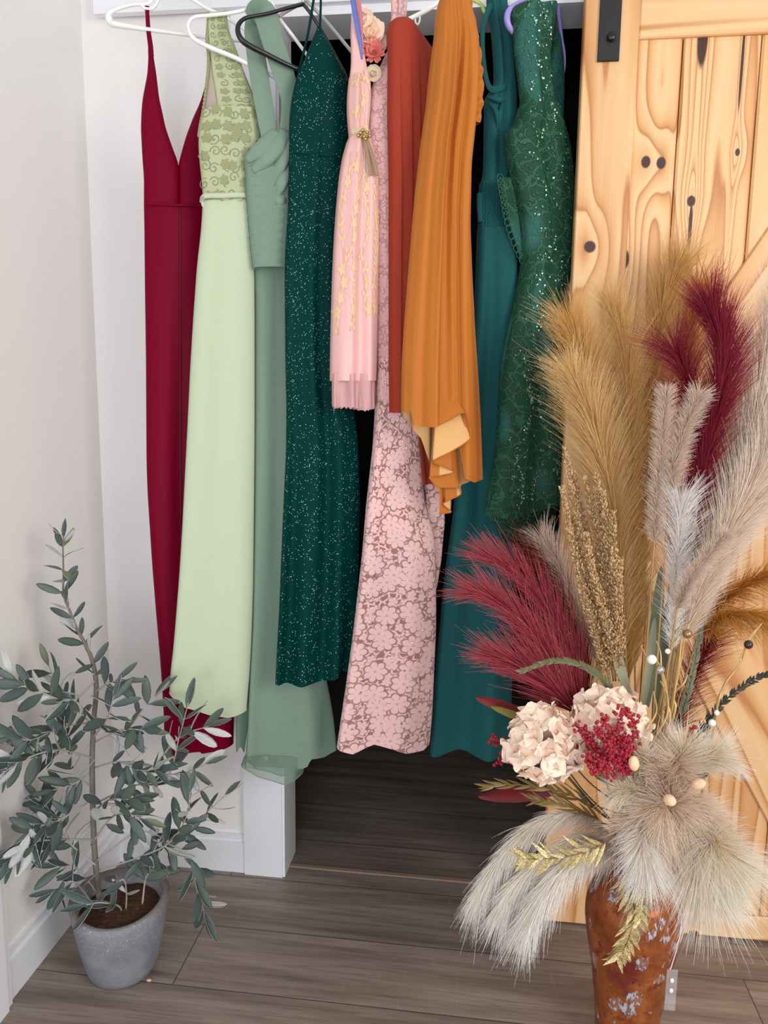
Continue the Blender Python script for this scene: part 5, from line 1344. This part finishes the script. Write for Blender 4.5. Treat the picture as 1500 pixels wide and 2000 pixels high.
BR = [  # px path, depth offset from the trunk, leaves
    ([(186, 1330), (140, 1368), (80, 1352), (14, 1318)], -.13, 20), ([(183, 1410), (120, 1420), (60, 1445), (12, 1432)], -.13, 20), ([(181, 1480), (115, 1465), (50, 1482), (-2, 1515)], -.16, 20),
    ([(182, 1560), (115, 1602), (62, 1622), (22, 1682)], -.14, 20), ([(184, 1640), (112, 1640), (50, 1650), (16, 1692)], -.15, 18), ([(188, 1400), (235, 1435), (280, 1385), (312, 1352)], .03, 9),
    ([(183, 1450), (240, 1425), (290, 1428)], -.04, 11), ([(184, 1570), (260, 1535), (325, 1520), (350, 1440), (368, 1372)], .0, 18), ([(190, 1680), (270, 1625), (340, 1640), (390, 1600), (440, 1552)], .02, 18),
    ([(300, 1640), (366, 1668), (384, 1735), (402, 1792)], .0, 12), ([(192, 1700), (250, 1682), (325, 1650), (362, 1600), (372, 1545)], -.03, 16), ([(182, 1500), (230, 1488), (275, 1505), (320, 1498)], -.05, 13),
    ([(183, 1585), (215, 1562), (262, 1562)], -.06, 9), ([(181, 1505), (142, 1532), (96, 1545)], -.03, 10), ([(188, 1350), (216, 1332), (242, 1330)], -.02, 6), ([(187, 1690), (132, 1642), (102, 1590), (76, 1560)], -.03, 12),
    ([(270, 1505), (350, 1512), (402, 1492)], .01, 8), ([(300, 1500), (350, 1440), (408, 1418)], .03, 7), ([(178, 1650), (214, 1600), (246, 1590), (280, 1600)], -.06, 11), ([(184, 1420), (150, 1385), (120, 1360), (95, 1300)], -.05, 11),
    ([(183, 1440), (210, 1400), (222, 1360)], -.05, 8), ([(182, 1540), (150, 1510), (135, 1460), (128, 1420)], -.06, 10),
    ([(245, 1790), (247, 1745), (240, 1718), (214, 1738)], -.05, 5), ([(278, 1765), (285, 1715), (302, 1690), (318, 1640)], -.01, 6), ([(200, 1758), (150, 1696), (112, 1692)], -.03, 7), ([(182, 1765), (142, 1722), (104, 1742)], -.06, 7), ([(240, 1792), (232, 1770), (196, 1763), (168, 1768)], -.075, 4)]
for pts, dy, n in BR:
    k = len(pts)
    P = smooth_path(np.array([at(u, v, PY + dy * min(1, i * 1.6 / (k - 1)) + R_.uniform(-.008, .008)) for i, (u, v) in enumerate(pts)]), 40)
    m = MB(); m.tube(P, [.0022, .0016, .0009], 6); b = m.build('branch', twig, tree)
    m = MB(); olive_leaves(m, P, .22, n)
    m.build('leaf_cluster', [ltop, lund], b)
# leaves along the leading shoot
P = smooth_path(np.array([at(u, v, PY) for u, v in tp[6:]]), 60)
lead = MB(); lead.tube([P[-1], P[-1] + [.0, 0, .005], P[-1] + np.array([-.012, -.004, .014]), P[-1] + np.array([-.026, -.006, .030])], .0008, 6)
sh = lead.build('shoot', twig, tree)
m = MB(); olive_leaves(m, P, .02, 25, .052); m.build('leaf_cluster', [ltop, lund], sh)
# pink scrap beside the pot
p = onz(291, 1917); m = MB(); m.ball((p[0], p[1], .003), (.006, .004, .003), nu=8, nv=5); s_ = m.build('paper_scrap', plain('pink_scrap', C(226, 168, 160), .7))
s_['label'] = 'tiny pink scrap on the floor at the foot of the grey pot'; s_['category'] = 'scrap'
